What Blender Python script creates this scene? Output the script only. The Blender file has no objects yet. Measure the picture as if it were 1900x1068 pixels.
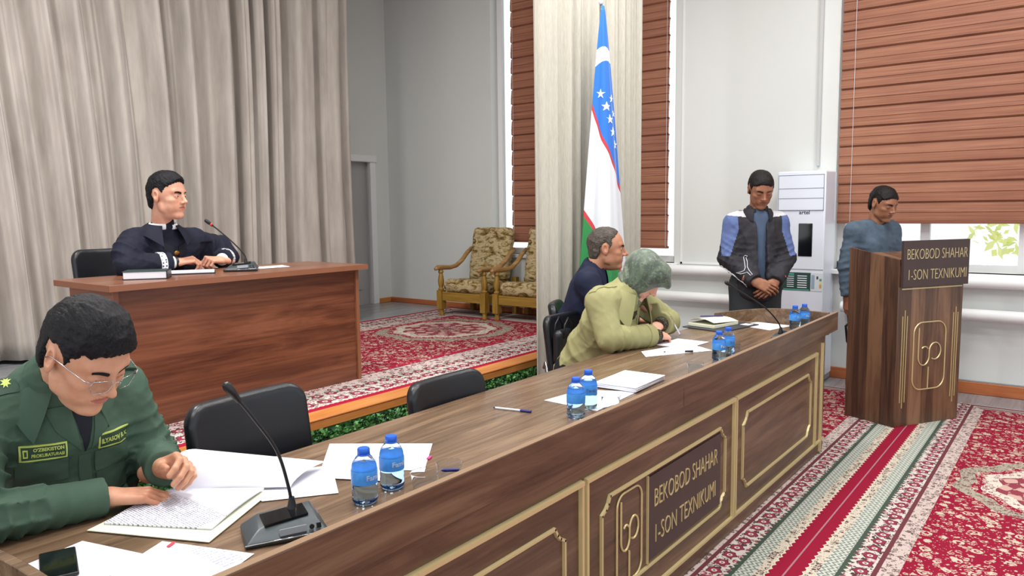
import bpy, bmesh, math, random
import numpy as np
from mathutils import Vector, Matrix
from mathutils.bvhtree import BVHTree
random.seed(7)
PI = math.pi
scene = bpy.context.scene
COL = scene.collection

# ------------------------------------------------------------------ camera
cam_d = bpy.data.cameras.new('camera'); cam = bpy.data.objects.new('camera', cam_d); COL.objects.link(cam)
F_PX, PITCH, ROLL, YAW, EYE = 1400.1, .10303, -.01145, .65205, 1.54
fw = Vector((math.cos(YAW)*math.cos(PITCH), math.sin(YAW)*math.cos(PITCH), -math.sin(PITCH)))
rt = fw.cross(Vector((0, 0, 1))).normalized(); up = rt.cross(fw)
cr, sr = math.cos(ROLL), math.sin(ROLL)
r2 = cr*rt + sr*up; u2 = -sr*rt + cr*up
cam.matrix_world = Matrix(((r2.x, u2.x, -fw.x, 0), (r2.y, u2.y, -fw.y, 0), (r2.z, u2.z, -fw.z, EYE), (0, 0, 0, 1)))
cam_d.sensor_width = 36; cam_d.lens = F_PX/1900*36; cam_d.clip_start = .05; cam_d.clip_end = 200
scene.camera = cam

# ------------------------------------------------------------------ world, lamps, exposure
scene.view_settings.view_transform = 'Standard'; scene.view_settings.look = 'None'
scene.view_settings.gamma = 1; scene.view_settings.use_curve_mapping = False
scene.view_settings.exposure = 0.30
world = bpy.data.worlds.new('sky'); scene.world = world; world.use_nodes = True
bg = world.node_tree.nodes['Background']; bg.inputs[0].default_value = (.93, .97, 1.0, 1); bg.inputs[1].default_value = 1.17

def area(name, loc, size, energy, color=(1, 1, 1), rot=(0, 0, 0), sizey=None):
    l = bpy.data.lights.new(name, 'AREA'); l.energy = energy; l.color = color
    l.shape = 'RECTANGLE'; l.size = size; l.size_y = sizey or size
    o = bpy.data.objects.new(name, l); COL.objects.link(o); o.location = loc; o.rotation_euler = rot
    return o
# the hall's and the stage's ceiling lamps (above the frame)
LAMPS_HALL = [(1.2, 0.6), (3.6, 0.6), (5.6, 0.4), (2.4, 2.3), (4.6, 2.3), (.2, 2.2)]
for i, (x, y) in enumerate(LAMPS_HALL):
    area('hall_lamp', (x, y, 4.38), .6, 42, (1, .985, .96))
area('stage_lamp', (1.7, 4.3, 4.2), .35, 72, (1, .97, .93))
area('stage_lamp', (4.2, 4.2, 4.2), .5, 14, (1, .97, .93))

# ------------------------------------------------------------------ colour + node helpers
def lin(c):
    if isinstance(c, str):
        c = c.lstrip('#'); c = [int(c[i:i+2], 16)/255 for i in (0, 2, 4)]
        return tuple(v/12.92 if v <= .04045 else ((v+.055)/1.055)**2.4 for v in c)
    return tuple(c)
class E:
    """tiny expression wrapper over shader math nodes"""
    def __init__(s, nt, v): s.nt, s.v = nt, v
    def _m(s, op, *a):
        n = s.nt.nodes.new('ShaderNodeMath'); n.operation = op
        for i, q in enumerate((s,)+a):
            q = q.v if isinstance(q, E) else q
            if isinstance(q, (int, float)): n.inputs[i].default_value = q
            else: s.nt.links.new(q, n.inputs[i])
        return E(s.nt, n.outputs[0])
    def __add__(s, o): return s._m('ADD', o)
    __radd__ = __add__
    def __sub__(s, o): return s._m('SUBTRACT', o)
    def __rsub__(s, o): return E(s.nt, o)._m('SUBTRACT', s) if False else (s*-1)+o
    def __mul__(s, o): return s._m('MULTIPLY', o)
    __rmul__ = __mul__
    def __truediv__(s, o): return s._m('DIVIDE', o)
    def abs(s): return s._m('ABSOLUTE')
    def sin(s): return s._m('SINE')
    def fract(s): return s._m('FRACT')
    def sqrt(s): return s._m('SQRT')
    def gt(s, o): return s._m('GREATER_THAN', o)
    def lt(s, o): return s._m('LESS_THAN', o)
    def mn(s, o): return s._m('MINIMUM', o)
    def mx(s, o): return s._m('MAXIMUM', o)
    def atan2(s, o): return s._m('ARCTAN2', o)
def bet(e, a, b): return e.gt(a)*e.lt(b)
class M:
    def __init__(s, name, rough=.5, metal=0, spec=.5, color=None):
        s.mat = bpy.data.materials.new(name); s.mat.use_nodes = True
        s.nt = s.mat.node_tree; s.b = s.nt.nodes['Principled BSDF']
        s.b.inputs['Roughness'].default_value = rough; s.b.inputs['Metallic'].default_value = metal
        s.b.inputs['Specular IOR Level'].default_value = spec
        if color is not None: s.b.inputs['Base Color'].default_value = (*lin(color), 1)
    def new(s, t): return s.nt.nodes.new(t)
    def link(s, a, b): s.nt.links.new(a.v if isinstance(a, E) else a, b)
    def coord(s, scale=(1, 1, 1), rot=(0, 0, 0), kind='Object', loc=(0, 0, 0)):
        t = s.new('ShaderNodeTexCoord'); m = s.new('ShaderNodeMapping'); s.link(t.outputs[kind], m.inputs[0])
        m.inputs['Scale'].default_value = scale; m.inputs['Rotation'].default_value = rot; m.inputs['Location'].default_value = loc
        return m.outputs[0]
    def xyz(s, v=None):
        if v is None: v = s.coord()
        n = s.new('ShaderNodeSeparateXYZ'); s.link(v, n.inputs[0]); return [E(s.nt, o) for o in n.outputs]
    def noise(s, v, scale=5, detail=3, rough=.5, dist=0):
        n = s.new('ShaderNodeTexNoise'); s.link(v, n.inputs['Vector']); n.inputs['Scale'].default_value = scale
        n.inputs['Detail'].default_value = detail; n.inputs['Roughness'].default_value = rough; n.inputs['Distortion'].default_value = dist
        return E(s.nt, n.outputs[0])
    def voro(s, v, scale=5, rnd=1, feat='F1'):
        n = s.new('ShaderNodeTexVoronoi'); s.link(v, n.inputs['Vector']); n.inputs['Scale'].default_value = scale
        n.inputs['Randomness'].default_value = rnd; n.feature = feat; return E(s.nt, n.outputs['Distance'])
    def ramp(s, f, stops, mode='LINEAR'):
        n = s.new('ShaderNodeValToRGB'); s.link(f, n.inputs[0]); r = n.color_ramp; r.interpolation = mode
        while len(r.elements) < len(stops): r.elements.new(.5)
        for e, (p, c) in zip(r.elements, stops): e.position = p; e.color = (*lin(c), 1)
        return n.outputs[0]
    def mix(s, f, a, b):
        n = s.new('ShaderNodeMix'); n.data_type = 'RGBA'
        if isinstance(f, (int, float)): n.inputs[0].default_value = f
        else: s.link(f, n.inputs[0])
        for q, i in ((a, 6), (b, 7)):
            if isinstance(q, (str, tuple)): n.inputs[i].default_value = (*lin(q), 1)
            else: s.link(q, n.inputs[i])
        return n.outputs[2]
    def base(s, c): s.link(c, s.b.inputs['Base Color']); return s
    def bump(s, h, strength=.3, dist=.01):
        n = s.new('ShaderNodeBump'); n.inputs['Strength'].default_value = strength; n.inputs['Distance'].default_value = dist
        s.link(h, n.inputs['Height']); s.link(n.outputs[0], s.b.inputs['Normal']); return s

def plain(name, color, rough=.5, metal=0, spec=.5, var=0.0, vs=8, bump=0, bs=60, bd=.002):
    m = M(name, rough, metal, spec, color)
    if var:
        c = lin(color); n = m.noise(m.coord(), vs, 3)
        m.base(m.ramp(n, [(.3, tuple(v*(1-var) for v in c)), (.7, tuple(min(1, v*(1+var)) for v in c))]))
    if bump: m.bump(m.noise(m.coord(), bs, 3), bump, bd)
    return m.mat
def wood(name, cols, axis=0, rough=.35, grain=1.0, spec=.5, board=None):
    """cols: dark, mid, light;  grain runs along axis"""
    m = M(name, rough, 0, spec)
    sc = [9*grain]*3; sc[axis] = .9*grain
    v = m.coord(tuple(sc)); n1 = m.noise(v, 1.0, 5, .6, 1.6)
    sc2 = [70*grain]*3; sc2[axis] = 2.2*grain
    n2 = m.noise(m.coord(tuple(sc2)), 1.0, 3, .6, .3)
    f = n1*.72 + n2*.28
    if board:      # boards of a given width across axis 'board[0]'
        ax = m.xyz()[board[0]]
        pl = (ax/board[1])._m('FLOOR'); w = (pl*12.9898).sin()*43758.5
        f = f + (w.fract()-.5)*board[2]
    m.base(m.ramp(f, [(.33, cols[0]), (.5, cols[1]), (.66, cols[2])]))
    m.bump(n2, .08, .001)
    return m.mat

# ------------------------------------------------------------------ mesh builder
class MB:
    def __init__(s): s.v = []; s.f = []; s.m = []
    def add(s, vs, fs, mi=0, mat=None):
        o = len(s.v)
        for p in vs:
            p = Vector(p); s.v.append(tuple(mat @ p if mat else p))
        for q in fs: s.f.append(tuple(i+o for i in q)); s.m.append(mi)
        return s
    def box(s, x0, x1, y0, y1, z0, z1, mi=0, mat=None):
        vs = [(x, y, z) for x in (x0, x1) for y in (y0, y1) for z in (z0, z1)]
        return s.add(vs, [(0, 1, 3, 2), (4, 6, 7, 5), (0, 4, 5, 1), (2, 3, 7, 6), (0, 2, 6, 4), (1, 5, 7, 3)], mi, mat)
    def prism(s, poly, a0, a1, axis=2, mi=0, mat=None):
        n = len(poly); vs = []
        for a in (a0, a1):
            for (p, q) in poly:
                vs.append({2: (p, q, a), 1: (p, a, q), 0: (a, p, q)}[axis])
        fs = [tuple(range(n))[::-1], tuple(range(n, 2*n))]+[(i, (i+1) % n, n+(i+1) % n, n+i) for i in range(n)]
        return s.add(vs, fs, mi, mat)
    def tube(s, pts, r, n=8, mi=0, mat=None, closed=False, caps=True):
        pts = [Vector(p) for p in pts]; m = len(pts); rr = r if hasattr(r, '__len__') else [r]*m
        vs = []; T0 = None; N = None
        for i, p in enumerate(pts):
            if closed: t = (pts[(i+1) % m]-pts[i-1]).normalized()
            else: t = (pts[min(i+1, m-1)]-pts[max(i-1, 0)]).normalized()
            if N is None:
                a = Vector((0, 0, 1)) if abs(t.z) < .9 else Vector((1, 0, 0)); N = (a-t*a.dot(t)).normalized()
            else: N = (N-t*N.dot(t)).normalized()
            B = t.cross(N)
            for k in range(n):
                a = 2*PI*k/n; vs.append(p+(N*math.cos(a)+B*math.sin(a))*rr[i])
        fs = []
        for i in range(m if closed else m-1):
            for k in range(n):
                a = i*n+k; b = i*n+(k+1) % n; j = (i+1) % m; fs.append((a, b, j*n+(k+1) % n, j*n+k))
        if not closed and caps: fs += [tuple(range(n))[::-1], tuple((m-1)*n+k for k in range(n))]
        return s.add(vs, fs, mi, mat)
    def lathe(s, prof, n=24, mi=0, mat=None, c=(0, 0, 0)):
        vs = []; fs = []; m = len(prof)
        for r, z in prof:
            for k in range(n):
                a = 2*PI*k/n; vs.append((c[0]+r*math.cos(a), c[1]+r*math.sin(a), c[2]+z))
        for i in range(m-1):
            for k in range(n): fs.append((i*n+k, i*n+(k+1) % n, (i+1)*n+(k+1) % n, (i+1)*n+k))
        if prof[0][0] > 1e-4: fs.append(tuple(range(n))[::-1])
        if prof[-1][0] > 1e-4: fs.append(tuple((m-1)*n+k for k in range(n)))
        return s.add(vs, fs, mi, mat)
    def grid(s, fn, nu, nv, mi=0, mat=None, thick=0, wrap=False):
        """fn(u,v)->point; thick: closed slab along local normal (approx)"""
        P = [[Vector(fn(i/(nu-1), j/(nv-1))) for j in range(nv)] for i in range(nu)]
        if not thick:
            vs = [p for r in P for p in r]
            return s.add(vs, [(i*nv+j, (i+1)*nv+j, (i+1)*nv+j+1, i*nv+j+1) for i in range(nu-1) for j in range(nv-1)], mi, mat)
        Nn = []
        for i in range(nu):
            for j in range(nv):
                a = P[min(i+1, nu-1)][j]-P[max(i-1, 0)][j]; b = P[i][min(j+1, nv-1)]-P[i][max(j-1, 0)]
                Nn.append(a.cross(b).normalized())
        top = [P[i][j] for i in range(nu) for j in range(nv)]
        bot = [p-n*thick for p, n in zip(top, Nn)]; o = nu*nv
        fs = [(i*nv+j, (i+1)*nv+j, (i+1)*nv+j+1, i*nv+j+1) for i in range(nu-1) for j in range(nv-1)]
        fs += [tuple(o+q for q in f[::-1]) for f in list(fs)]
        rim = [i*nv for i in range(nu)]+[(nu-1)*nv+j for j in range(1, nv)]+[i*nv+nv-1 for i in range(nu-2, -1, -1)]+[j for j in range(nv-2, 0, -1)]
        for a, b in zip(rim, rim[1:]+rim[:1]): fs.append((b, a, o+a, o+b))
        return s.add(top+bot, fs, mi, mat)
    def build(s, name, mats, parent=None, loc=None, rz=0, bevel=0, smooth=False, seg=2, angle=None):
        me = bpy.data.meshes.new(name); me.from_pydata(s.v, [], s.f); me.validate()
        mats = mats if isinstance(mats, (list, tuple)) else [mats]
        for m in mats: me.materials.append(m)
        if len(me.polygons) == len(s.m): me.polygons.foreach_set('material_index', s.m)
        bm = bmesh.new(); bm.from_mesh(me); bmesh.ops.recalc_face_normals(bm, faces=bm.faces); bm.to_mesh(me); bm.free()
        o = bpy.data.objects.new(name, me); COL.objects.link(o)
        if parent: o.parent = parent
        if loc is not None: o.location = loc
        o.rotation_euler.z = rz
        if bevel:
            b = o.modifiers.new('bevel', 'BEVEL'); b.width = bevel; b.segments = seg; b.limit_method = 'ANGLE'; b.angle_limit = .6
            b.harden_normals = False
        if smooth or bevel:
            me.shade_smooth()
            if not smooth or angle:
                me.set_sharp_from_angle(angle=angle or .6)
        return o
def empty(name, loc, rz=0, label=None, cat=None, group=None):
    o = bpy.data.objects.new(name, None); COL.objects.link(o); o.location = loc; o.rotation_euler.z = rz
    o.empty_display_size = .1
    if label: tag(o, label, cat, group)
    return o
def tag(o, label, cat, group=None, kind=None):
    o['label'] = label; o['category'] = cat
    if group: o['group'] = group
    if kind: o['kind'] = kind
    return o
def struct(o, label=None):
    o['kind'] = 'structure'
    if label: o['label'] = label
    return o
def copy_tree(o, parent=None):
    c = o.copy(); COL.objects.link(c)
    if parent: c.parent = parent
    for ch in list(KIDS(o)): copy_tree(ch, c)
    return c
def KIDS(o): return [q for q in bpy.data.objects if q.parent == o]
def text_mb(mb, body, size, M4, extrude=.002, mi=0, align='LEFT', xs=1.0, proj=None, bold=0, fit=None):
    """text as mesh; M4 maps text xy plane to place"""
    cu = bpy.data.curves.new('t', 'FONT'); cu.body = body; cu.size = size; cu.extrude = extrude; cu.align_x = align
    cu.offset = bold; cu.resolution_u = 3
    o = bpy.data.objects.new('t', cu); COL.objects.link(o)
    bpy.context.view_layer.update()
    me = bpy.data.meshes.new_from_object(o.evaluated_get(bpy.context.evaluated_depsgraph_get()))
    if fit: xs = fit/max(v.co.x for v in me.vertices)
    vs = [M4 @ Vector((v.co.x*xs, v.co.y, v.co.z)) for v in me.vertices]
    if proj: vs = [proj(v) for v in vs]
    mb.add(vs, [tuple(p.vertices) for p in me.polygons], mi)
    bpy.data.objects.remove(o); bpy.data.curves.remove(cu); bpy.data.meshes.remove(me)
def frame4(o, x, y):
    x = Vector(x).normalized(); y = Vector(y); y = (y-x*y.dot(x)).normalized(); z = x.cross(y)
    return Matrix(((x.x, y.x, z.x, o[0]), (x.y, y.y, z.y, o[1]), (x.z, y.z, z.z, o[2]), (0, 0, 0, 1)))
# ------------------------------------------------------------------ soft-shape modelling (signed distance grid -> quads)
def smin(a, b, k):
    if k <= 0: return np.minimum(a, b)
    h = np.maximum(k-np.abs(a-b), 0)/k
    return np.minimum(a, b)-h*h*k*.25
def smax(a, b, k): return -smin(-a, -b, k)
class Field:
    def __init__(s, lo, hi, h):
        s.lo = np.array(lo, float); s.h = h
        s.n = (np.ceil((np.array(hi, float)-s.lo)/h)).astype(int)+1
        s.F = np.full(s.n, 1.0, np.float32)
    def sub(s, lo, hi):
        a = np.clip(np.floor((np.array(lo)-s.lo)/s.h).astype(int), 0, s.n); b = np.clip(np.ceil((np.array(hi)-s.lo)/s.h).astype(int)+1, 0, s.n)
        sl = tuple(slice(i, j) for i, j in zip(a, b))
        ax = [(s.lo[i]+s.h*np.arange(a[i], b[i])).astype(np.float32) for i in range(3)]
        return sl, np.meshgrid(*ax, indexing='ij', sparse=True)
    def add(s, prim, k=.02, op='u'):
        fn, lo, hi = prim; m = k+.03
        sl, (x, y, z) = s.sub(np.array(lo)-m, np.array(hi)+m)
        if min(q.stop-q.start for q in sl) <= 0: return s
        d = fn(x, y, z).astype(np.float32)
        if op == 'u': s.F[sl] = smin(s.F[sl], d, k)
        elif op == 's': s.F[sl] = smax(s.F[sl], -d, k)
        return s
    def cut(s, p, n, k=.004, lo=None, hi=None):
        """keep the side opposite to n, inside the region"""
        lo = s.lo if lo is None else lo; hi = s.lo+s.h*s.n if hi is None else hi
        sl, (x, y, z) = s.sub(lo, hi); n = np.array(n, float); n /= np.linalg.norm(n)
        d = (x-p[0])*n[0]+(y-p[1])*n[1]+(z-p[2])*n[2]
        s.F[sl] = smax(s.F[sl], d.astype(np.float32), k); return s
    def noise(s, fn, band=.03):
        I = np.nonzero(np.abs(s.F) < band)
        P = [s.lo[i]+s.h*I[i] for i in range(3)]
        s.F[I] += fn(*P).astype(np.float32); return s
    def mesh(s):
        F = s.F; S = F < 0
        c = np.zeros(tuple(s.n-1), np.int8)
        for dx in (0, 1):
            for dy in (0, 1):
                for dz in (0, 1): c += S[dx:s.n[0]-1+dx, dy:s.n[1]-1+dy, dz:s.n[2]-1+dz]
        act = (c > 0) & (c < 8); I = np.argwhere(act); idx = np.full(c.shape, -1, np.int64); idx[act] = np.arange(len(I))
        corners = [(i, j, k) for i in (0, 1) for j in (0, 1) for k in (0, 1)]
        V = np.stack([F[I[:, 0]+a, I[:, 1]+b, I[:, 2]+g] for a, b, g in corners], 1)
        acc = np.zeros((len(I), 3)); cnt = np.zeros(len(I))
        for a in range(8):
            for b in range(a+1, 8):
                ca, cb = np.array(corners[a]), np.array(corners[b])
                if np.abs(ca-cb).sum() != 1: continue
                m = (V[:, a] < 0) != (V[:, b] < 0); t = V[m, a]/(V[m, a]-V[m, b])
                acc[m] += ca+(cb-ca)*t[:, None]; cnt[m] += 1
        P = s.lo+s.h*(I+acc/cnt[:, None])
        Q = []
        for ax in range(3):
            o1, o2 = (ax+1) % 3, (ax+2) % 3
            sa = [slice(None)]*3; sb = [slice(None)]*3; sa[ax] = slice(0, -1); sb[ax] = slice(1, None)
            A = S[tuple(sa)]; B = S[tuple(sb)]; E_ = np.argwhere(A != B)
            ok = (E_[:, o1] > 0) & (E_[:, o2] > 0) & (E_[:, o1] < s.n[o1]-1) & (E_[:, o2] < s.n[o2]-1); E_ = E_[ok]
            inside = A[E_[:, 0], E_[:, 1], E_[:, 2]]
            def g(d1, d2):
                q = E_.copy(); q[:, o1] -= d1; q[:, o2] -= d2; return idx[q[:, 0], q[:, 1], q[:, 2]]
            quad = np.stack([g(1, 1), g(0, 1), g(0, 0), g(1, 0)], 1)
            quad[~inside] = quad[~inside][:, ::-1]; Q.append(quad)
        return P, np.concatenate(Q)
def cap(a, b, ra, rb=None, flat=None):
    a = np.array(a, float); b = np.array(b, float); rb = ra if rb is None else rb; r = max(ra, rb)
    ab = b-a
    if flat:
        n = np.array(flat[0], float); n /= np.linalg.norm(n); k = flat[1]-1
        ab2 = ab+n*(ab@n)*k
    else: ab2 = ab
    L = max(ab2@ab2, 1e-9)
    def fn(x, y, z):
        X, Y, Z = x-a[0], y-a[1], z-a[2]
        if flat:
            t = (X*n[0]+Y*n[1]+Z*n[2])*k; X = X+n[0]*t; Y = Y+n[1]*t; Z = Z+n[2]*t
        t = np.clip((X*ab2[0]+Y*ab2[1]+Z*ab2[2])/L, 0, 1)
        return np.sqrt((X-t*ab2[0])**2+(Y-t*ab2[1])**2+(Z-t*ab2[2])**2)-(ra+(rb-ra)*t)
    rr = r if not flat or flat[1] >= 1 else r/flat[1]
    return fn, np.minimum(a, b)-rr, np.maximum(a, b)+rr
def ell(c, r, R=None):
    c = np.array(c, float); r = np.array(r, float); R_ = np.eye(3) if R is None else np.array(R, float)
    def fn(x, y, z):
        X, Y, Z = x-c[0], y-c[1], z-c[2]
        if R is not None:
            X, Y, Z = (X*R_[0, 0]+Y*R_[1, 0]+Z*R_[2, 0], X*R_[0, 1]+Y*R_[1, 1]+Z*R_[2, 1], X*R_[0, 2]+Y*R_[1, 2]+Z*R_[2, 2])
        k0 = np.sqrt((X/r[0])**2+(Y/r[1])**2+(Z/r[2])**2); k1 = np.sqrt((X/r[0]**2)**2+(Y/r[1]**2)**2+(Z/r[2]**2)**2)+1e-9
        return k0*(k0-1)/k1
    m = r if R is None else np.array([r.max()]*3)
    return fn, c-m, c+m
def rbox(c, r, rad, R=None):
    c = np.array(c, float); r = np.array(r, float); R_ = np.eye(3) if R is None else np.array(R, float)
    def fn(x, y, z):
        X, Y, Z = x-c[0], y-c[1], z-c[2]
        if R is not None:
            X, Y, Z = (X*R_[0, 0]+Y*R_[1, 0]+Z*R_[2, 0], X*R_[0, 1]+Y*R_[1, 1]+Z*R_[2, 1], X*R_[0, 2]+Y*R_[1, 2]+Z*R_[2, 2])
        qx, qy, qz = np.abs(X)-r[0]+rad, np.abs(Y)-r[1]+rad, np.abs(Z)-r[2]+rad
        return np.sqrt(np.maximum(qx, 0)**2+np.maximum(qy, 0)**2+np.maximum(qz, 0)**2)+np.minimum(np.maximum(qx, np.maximum(qy, qz)), 0)-rad
    m = r if R is None else np.array([np.linalg.norm(r)]*3)
    return fn, c-m, c+m
def poly2(P, x, z):
    """signed distance to a polygon in the x,z plane (negative inside)"""
    n = len(P); d = None; s = None
    for i in range(n):
        (ax, az), (bx, bz) = P[i], P[i-1]
        ex, ez = bx-ax, bz-az; wx, wz = x-ax, z-az
        t = np.clip((wx*ex+wz*ez)/(ex*ex+ez*ez), 0, 1)
        q = (wx-ex*t)**2+(wz-ez*t)**2
        d = q if d is None else np.minimum(d, q)
        c1 = z >= az; c2 = z < bz; c3 = ex*wz > ez*wx
        fl = (c1 & c2 & c3) | (~c1 & ~c2 & ~c3)
        s = fl if s is None else s ^ fl
    return np.where(s, -1, 1)*np.sqrt(d)
def wr(seed, scale, amp, ridge=True, aniso=(1, 1, 1)):
    rs = np.random.RandomState(seed); W = rs.randn(7, 3)*np.array(aniso)/scale*1.3; ph = rs.rand(7)*6.28
    W2 = rs.randn(3, 3)/scale*.6; ph2 = rs.rand(3)*6.28
    def fn(x, y, z):
        w = sum(np.sin(x*W2[i, 0]+y*W2[i, 1]+z*W2[i, 2]+ph2[i]) for i in range(3))
        o = 0
        for i in range(7):
            q = np.sin(x*W[i, 0]+y*W[i, 1]+z*W[i, 2]+ph[i]+w*1.2)
            o = o+((1-np.abs(q))**2 if ridge else q)
        return -amp*(o/7*2.2-(.5 if ridge else 0))
    return fn
def limb_folds(a, b, r, n, amp, seed, c0=.5, wid=.35):
    """cloth creases across a limb a->b, gathered round t=c0"""
    a = np.array(a, float); b = np.array(b, float); ab = b-a; L = np.linalg.norm(ab); u = ab/L
    rs = np.random.RandomState(seed); q = rs.randn(3); q -= u*(q@u); q /= np.linalg.norm(q); q2 = np.cross(u, q); ph = rs.rand()*6
    def fn(x, y, z):
        X, Y, Z = x-a[0], y-a[1], z-a[2]; t = (X*u[0]+Y*u[1]+Z*u[2])/L
        e1 = X*q[0]+Y*q[1]+Z*q[2]; e2 = X*q2[0]+Y*q2[1]+Z*q2[2]; d = np.sqrt(e1**2+e2**2)
        th = np.arctan2(e2, e1)
        m = np.exp(-((t-c0)/wid)**2)*(d < r*1.9)*(t > -.2)*(t < 1.2)
        s_ = np.sin(t*n*6.283+1.1*np.sin(th+ph)+.6*np.sin(2*th+ph*2)+ph)
        return -amp*m*((1-np.abs(s_))**1.5-.35)*(.6+.4*np.sin(th*1+ph*3))
    return fn
def sdf_obj(name, parts, mats, parent, matfn=None, smooth=True):
    """parts: list of (P,Q,matrix or None) islands joined to ONE mesh; matfn(local P)->index per island"""
    Vs = []; Fs = []; Ms = []; o = 0
    for it in parts:
        P, Q, mt = it[:3]; mf = it[3] if len(it) > 3 else None
        if mf is not None: Ms.append(mf(P[Q].mean(1)).astype(np.int32))
        else: Ms.append(np.zeros(len(Q), np.int32))
        if mt is not None:
            A = np.array(mt); P = P@A[:3, :3].T+A[:3, 3]
        Vs.append(P); Fs.append(Q+o); o += len(P)
    V = np.concatenate(Vs); Q = np.concatenate(Fs); MI = np.concatenate(Ms)
    me = bpy.data.meshes.new(name); me.vertices.add(len(V)); me.vertices.foreach_set('co', V.astype(np.float32).ravel())
    me.loops.add(Q.size); me.loops.foreach_set('vertex_index', Q.astype(np.int32).ravel())
    me.polygons.add(len(Q)); me.polygons.foreach_set('loop_start', np.arange(0, Q.size, 4, dtype=np.int32))
    me.polygons.foreach_set('loop_total', np.full(len(Q), 4, np.int32))
    mats = mats if isinstance(mats, (list, tuple)) else [mats]
    for m in mats: me.materials.append(m)
    me.polygons.foreach_set('material_index', MI)
    me.update(calc_edges=True); me.validate(); me.shade_smooth()
    ob = bpy.data.objects.new(name, me); COL.objects.link(ob); ob.parent = parent
    return ob
def bvh_of(P, Q): return BVHTree.FromPolygons([tuple(p) for p in P], [tuple(q) for q in Q])
def mat_R(fwd, upv=(0, 0, 1)):
    """3x3 with columns forward, left, up"""
    f = Vector(fwd).normalized(); l = Vector(upv).cross(f).normalized(); u = f.cross(l)
    return np.array([[f.x, l.x, u.x], [f.y, l.y, u.y], [f.z, l.z, u.z]])
def M4(R, t, s=1.0):
    A = np.eye(4); A[:3, :3] = np.array(R)*s; A[:3, 3] = t; return A
# ------------------------------------------------------------------ materials
MT = {}
def skin(name, c, dark, ss=.12):
    m = M(name, .48, 0, .4); n = m.noise(m.coord(), 14, 4, .6); n2 = m.noise(m.coord(), 160, 2)
    m.base(m.ramp(n, [(.3, dark), (.62, c)])); m.bump(n2, .12, .0006)
    m.b.inputs['Subsurface Weight'].default_value = ss; m.b.inputs['Subsurface Radius'].default_value = (.012, .004, .002)
    m.b.inputs['Subsurface Scale'].default_value = .5
    return m.mat
MT['skin_a'] = skin('skin_tan', '#cf9a7c', '#c08468'); MT['lip_a'] = skin('lips_tan', '#b06a5c', '#a05e52')
MT['skin_b'] = skin('skin_light', '#d8a288', '#c98c72'); MT['lip_b'] = skin('lips_light', '#b87468', '#a8665c')
MT['skin_c'] = skin('skin_brown', '#b98468', '#a87258'); MT['lip_c'] = skin('lips_brown', '#9c6456', '#8e584c')
MT['skin_d'] = skin('skin_fair', '#dba892', '#cf957e'); MT['lip_d'] = skin('lips_fair', '#c07a70', '#b06a62')
MT['skin_e'] = skin('skin_dark', '#9c6a50', '#86563f'); MT['lip_e'] = skin('lips_dark', '#7c4a3c', '#704236')
MT['eye_white'] = plain('eye_white', '#d8d2cc', .25); MT['iris'] = plain('iris', '#3a2418', .2); MT['pupil'] = plain('pupil', '#080606', .15)
def hairm(name, c1, c2):
    m = M(name, .50, 0, .22); v = m.coord((22, 200, 90)); n = m.noise(v, 1, 4, .7, 1.2)
    m.base(m.ramp(n, [(.35, c1), (.7, c2)])); m.bump(n, .7, .004); return m.mat
MT['hair_black'] = hairm('hair_black', '#08080b', '#15151b'); MT['hair_dark'] = hairm('hair_dark', '#0e0c0b', '#1e1a18')
MT['hair_grey'] = hairm('hair_greying', '#2a2420', '#6a625a')
def cloth(name, c, rough=.85, var=.10, bump=.25, bs=420, sheen=.0):
    m = M(name, rough, 0, .25); cc = lin(c); n = m.noise(m.coord(), 9, 4, .6)
    m.base(m.ramp(n, [(.3, tuple(v*(1-var) for v in cc)), (.7, tuple(min(1, v*(1+var)) for v in cc))]))
    m.bump(m.noise(m.coord(), bs, 2), bump, .0008)
    if sheen: m.b.inputs['Sheen Weight'].default_value = sheen
    return m.mat
MT['green_cloth'] = cloth('uniform_green', '#42584a', .8); MT['green_dark'] = cloth('uniform_green_collar', '#34493d', .8)
MT['dark_shirt'] = cloth('dark_undershirt', '#20222a'); MT['tag_lime'] = plain('lime_patch', '#c3d36a', .6); MT['tag_dark'] = plain('dark_green_patch', '#2c4434', .7)
MT['robe'] = cloth('robe_navy_black', '#171a2a', .75, .12); MT['robe_edge'] = cloth('robe_edge', '#10121e', .6)
MT['white_cloth'] = cloth('white_shirt', '#e4e6ea', .7, .03); MT['brass'] = plain('brass', '#a88a4c', .35, 1)
MT['navy'] = cloth('navy_shirt', '#1b2138', .7, .12); MT['trench'] = cloth('trench_olive', '#99966a', .75, .06); MT['black_dress'] = None
m = M('patterned_dress', .7); v = m.coord(); n = m.noise(v, 38, 3, .6, 2.5); m.base(m.ramp(n, [(.50, '#1c1714'), (.56, '#8a7a3c'), (.60, '#1c1714')], 'CONSTANT')); MT['black_dress'] = m.mat
m = M('silk_scarf', .42, 0, .5); v = m.coord(); n = m.noise(v, 7, 4, .6, 1.2); n2 = m.noise(v, 34, 3, .6, 2)
g = m.mix(n2.gt(.56)*.45, m.ramp(n, [(.3, '#2c352d'), (.5, '#48564a'), (.7, '#5f6f55')]), '#7d896c'); m.base(g); m.b.inputs['Sheen Weight'].default_value = .3; MT['scarf'] = m.mat
MT['jacket'] = cloth('jacket_charcoal', '#2b2a2f', .7, .14); MT['jacket_blue'] = cloth('jacket_blue', '#5a6a98', .7); MT['jacket_white'] = cloth('jacket_white', '#c9c8cc', .7)
MT['slate_shirt'] = cloth('slate_shirt', '#4a5a70'); MT['grey_trousers'] = cloth('grey_trousers', '#34383a'); MT['black_trousers'] = cloth('black_trousers', '#15161c')
MT['blue_sweater'] = cloth('blue_grey_sweater', '#4f5d6c', .9, .28, .6, 220); MT['shoe_black'] = plain('shoe_black', '#15161a', .35)
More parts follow.
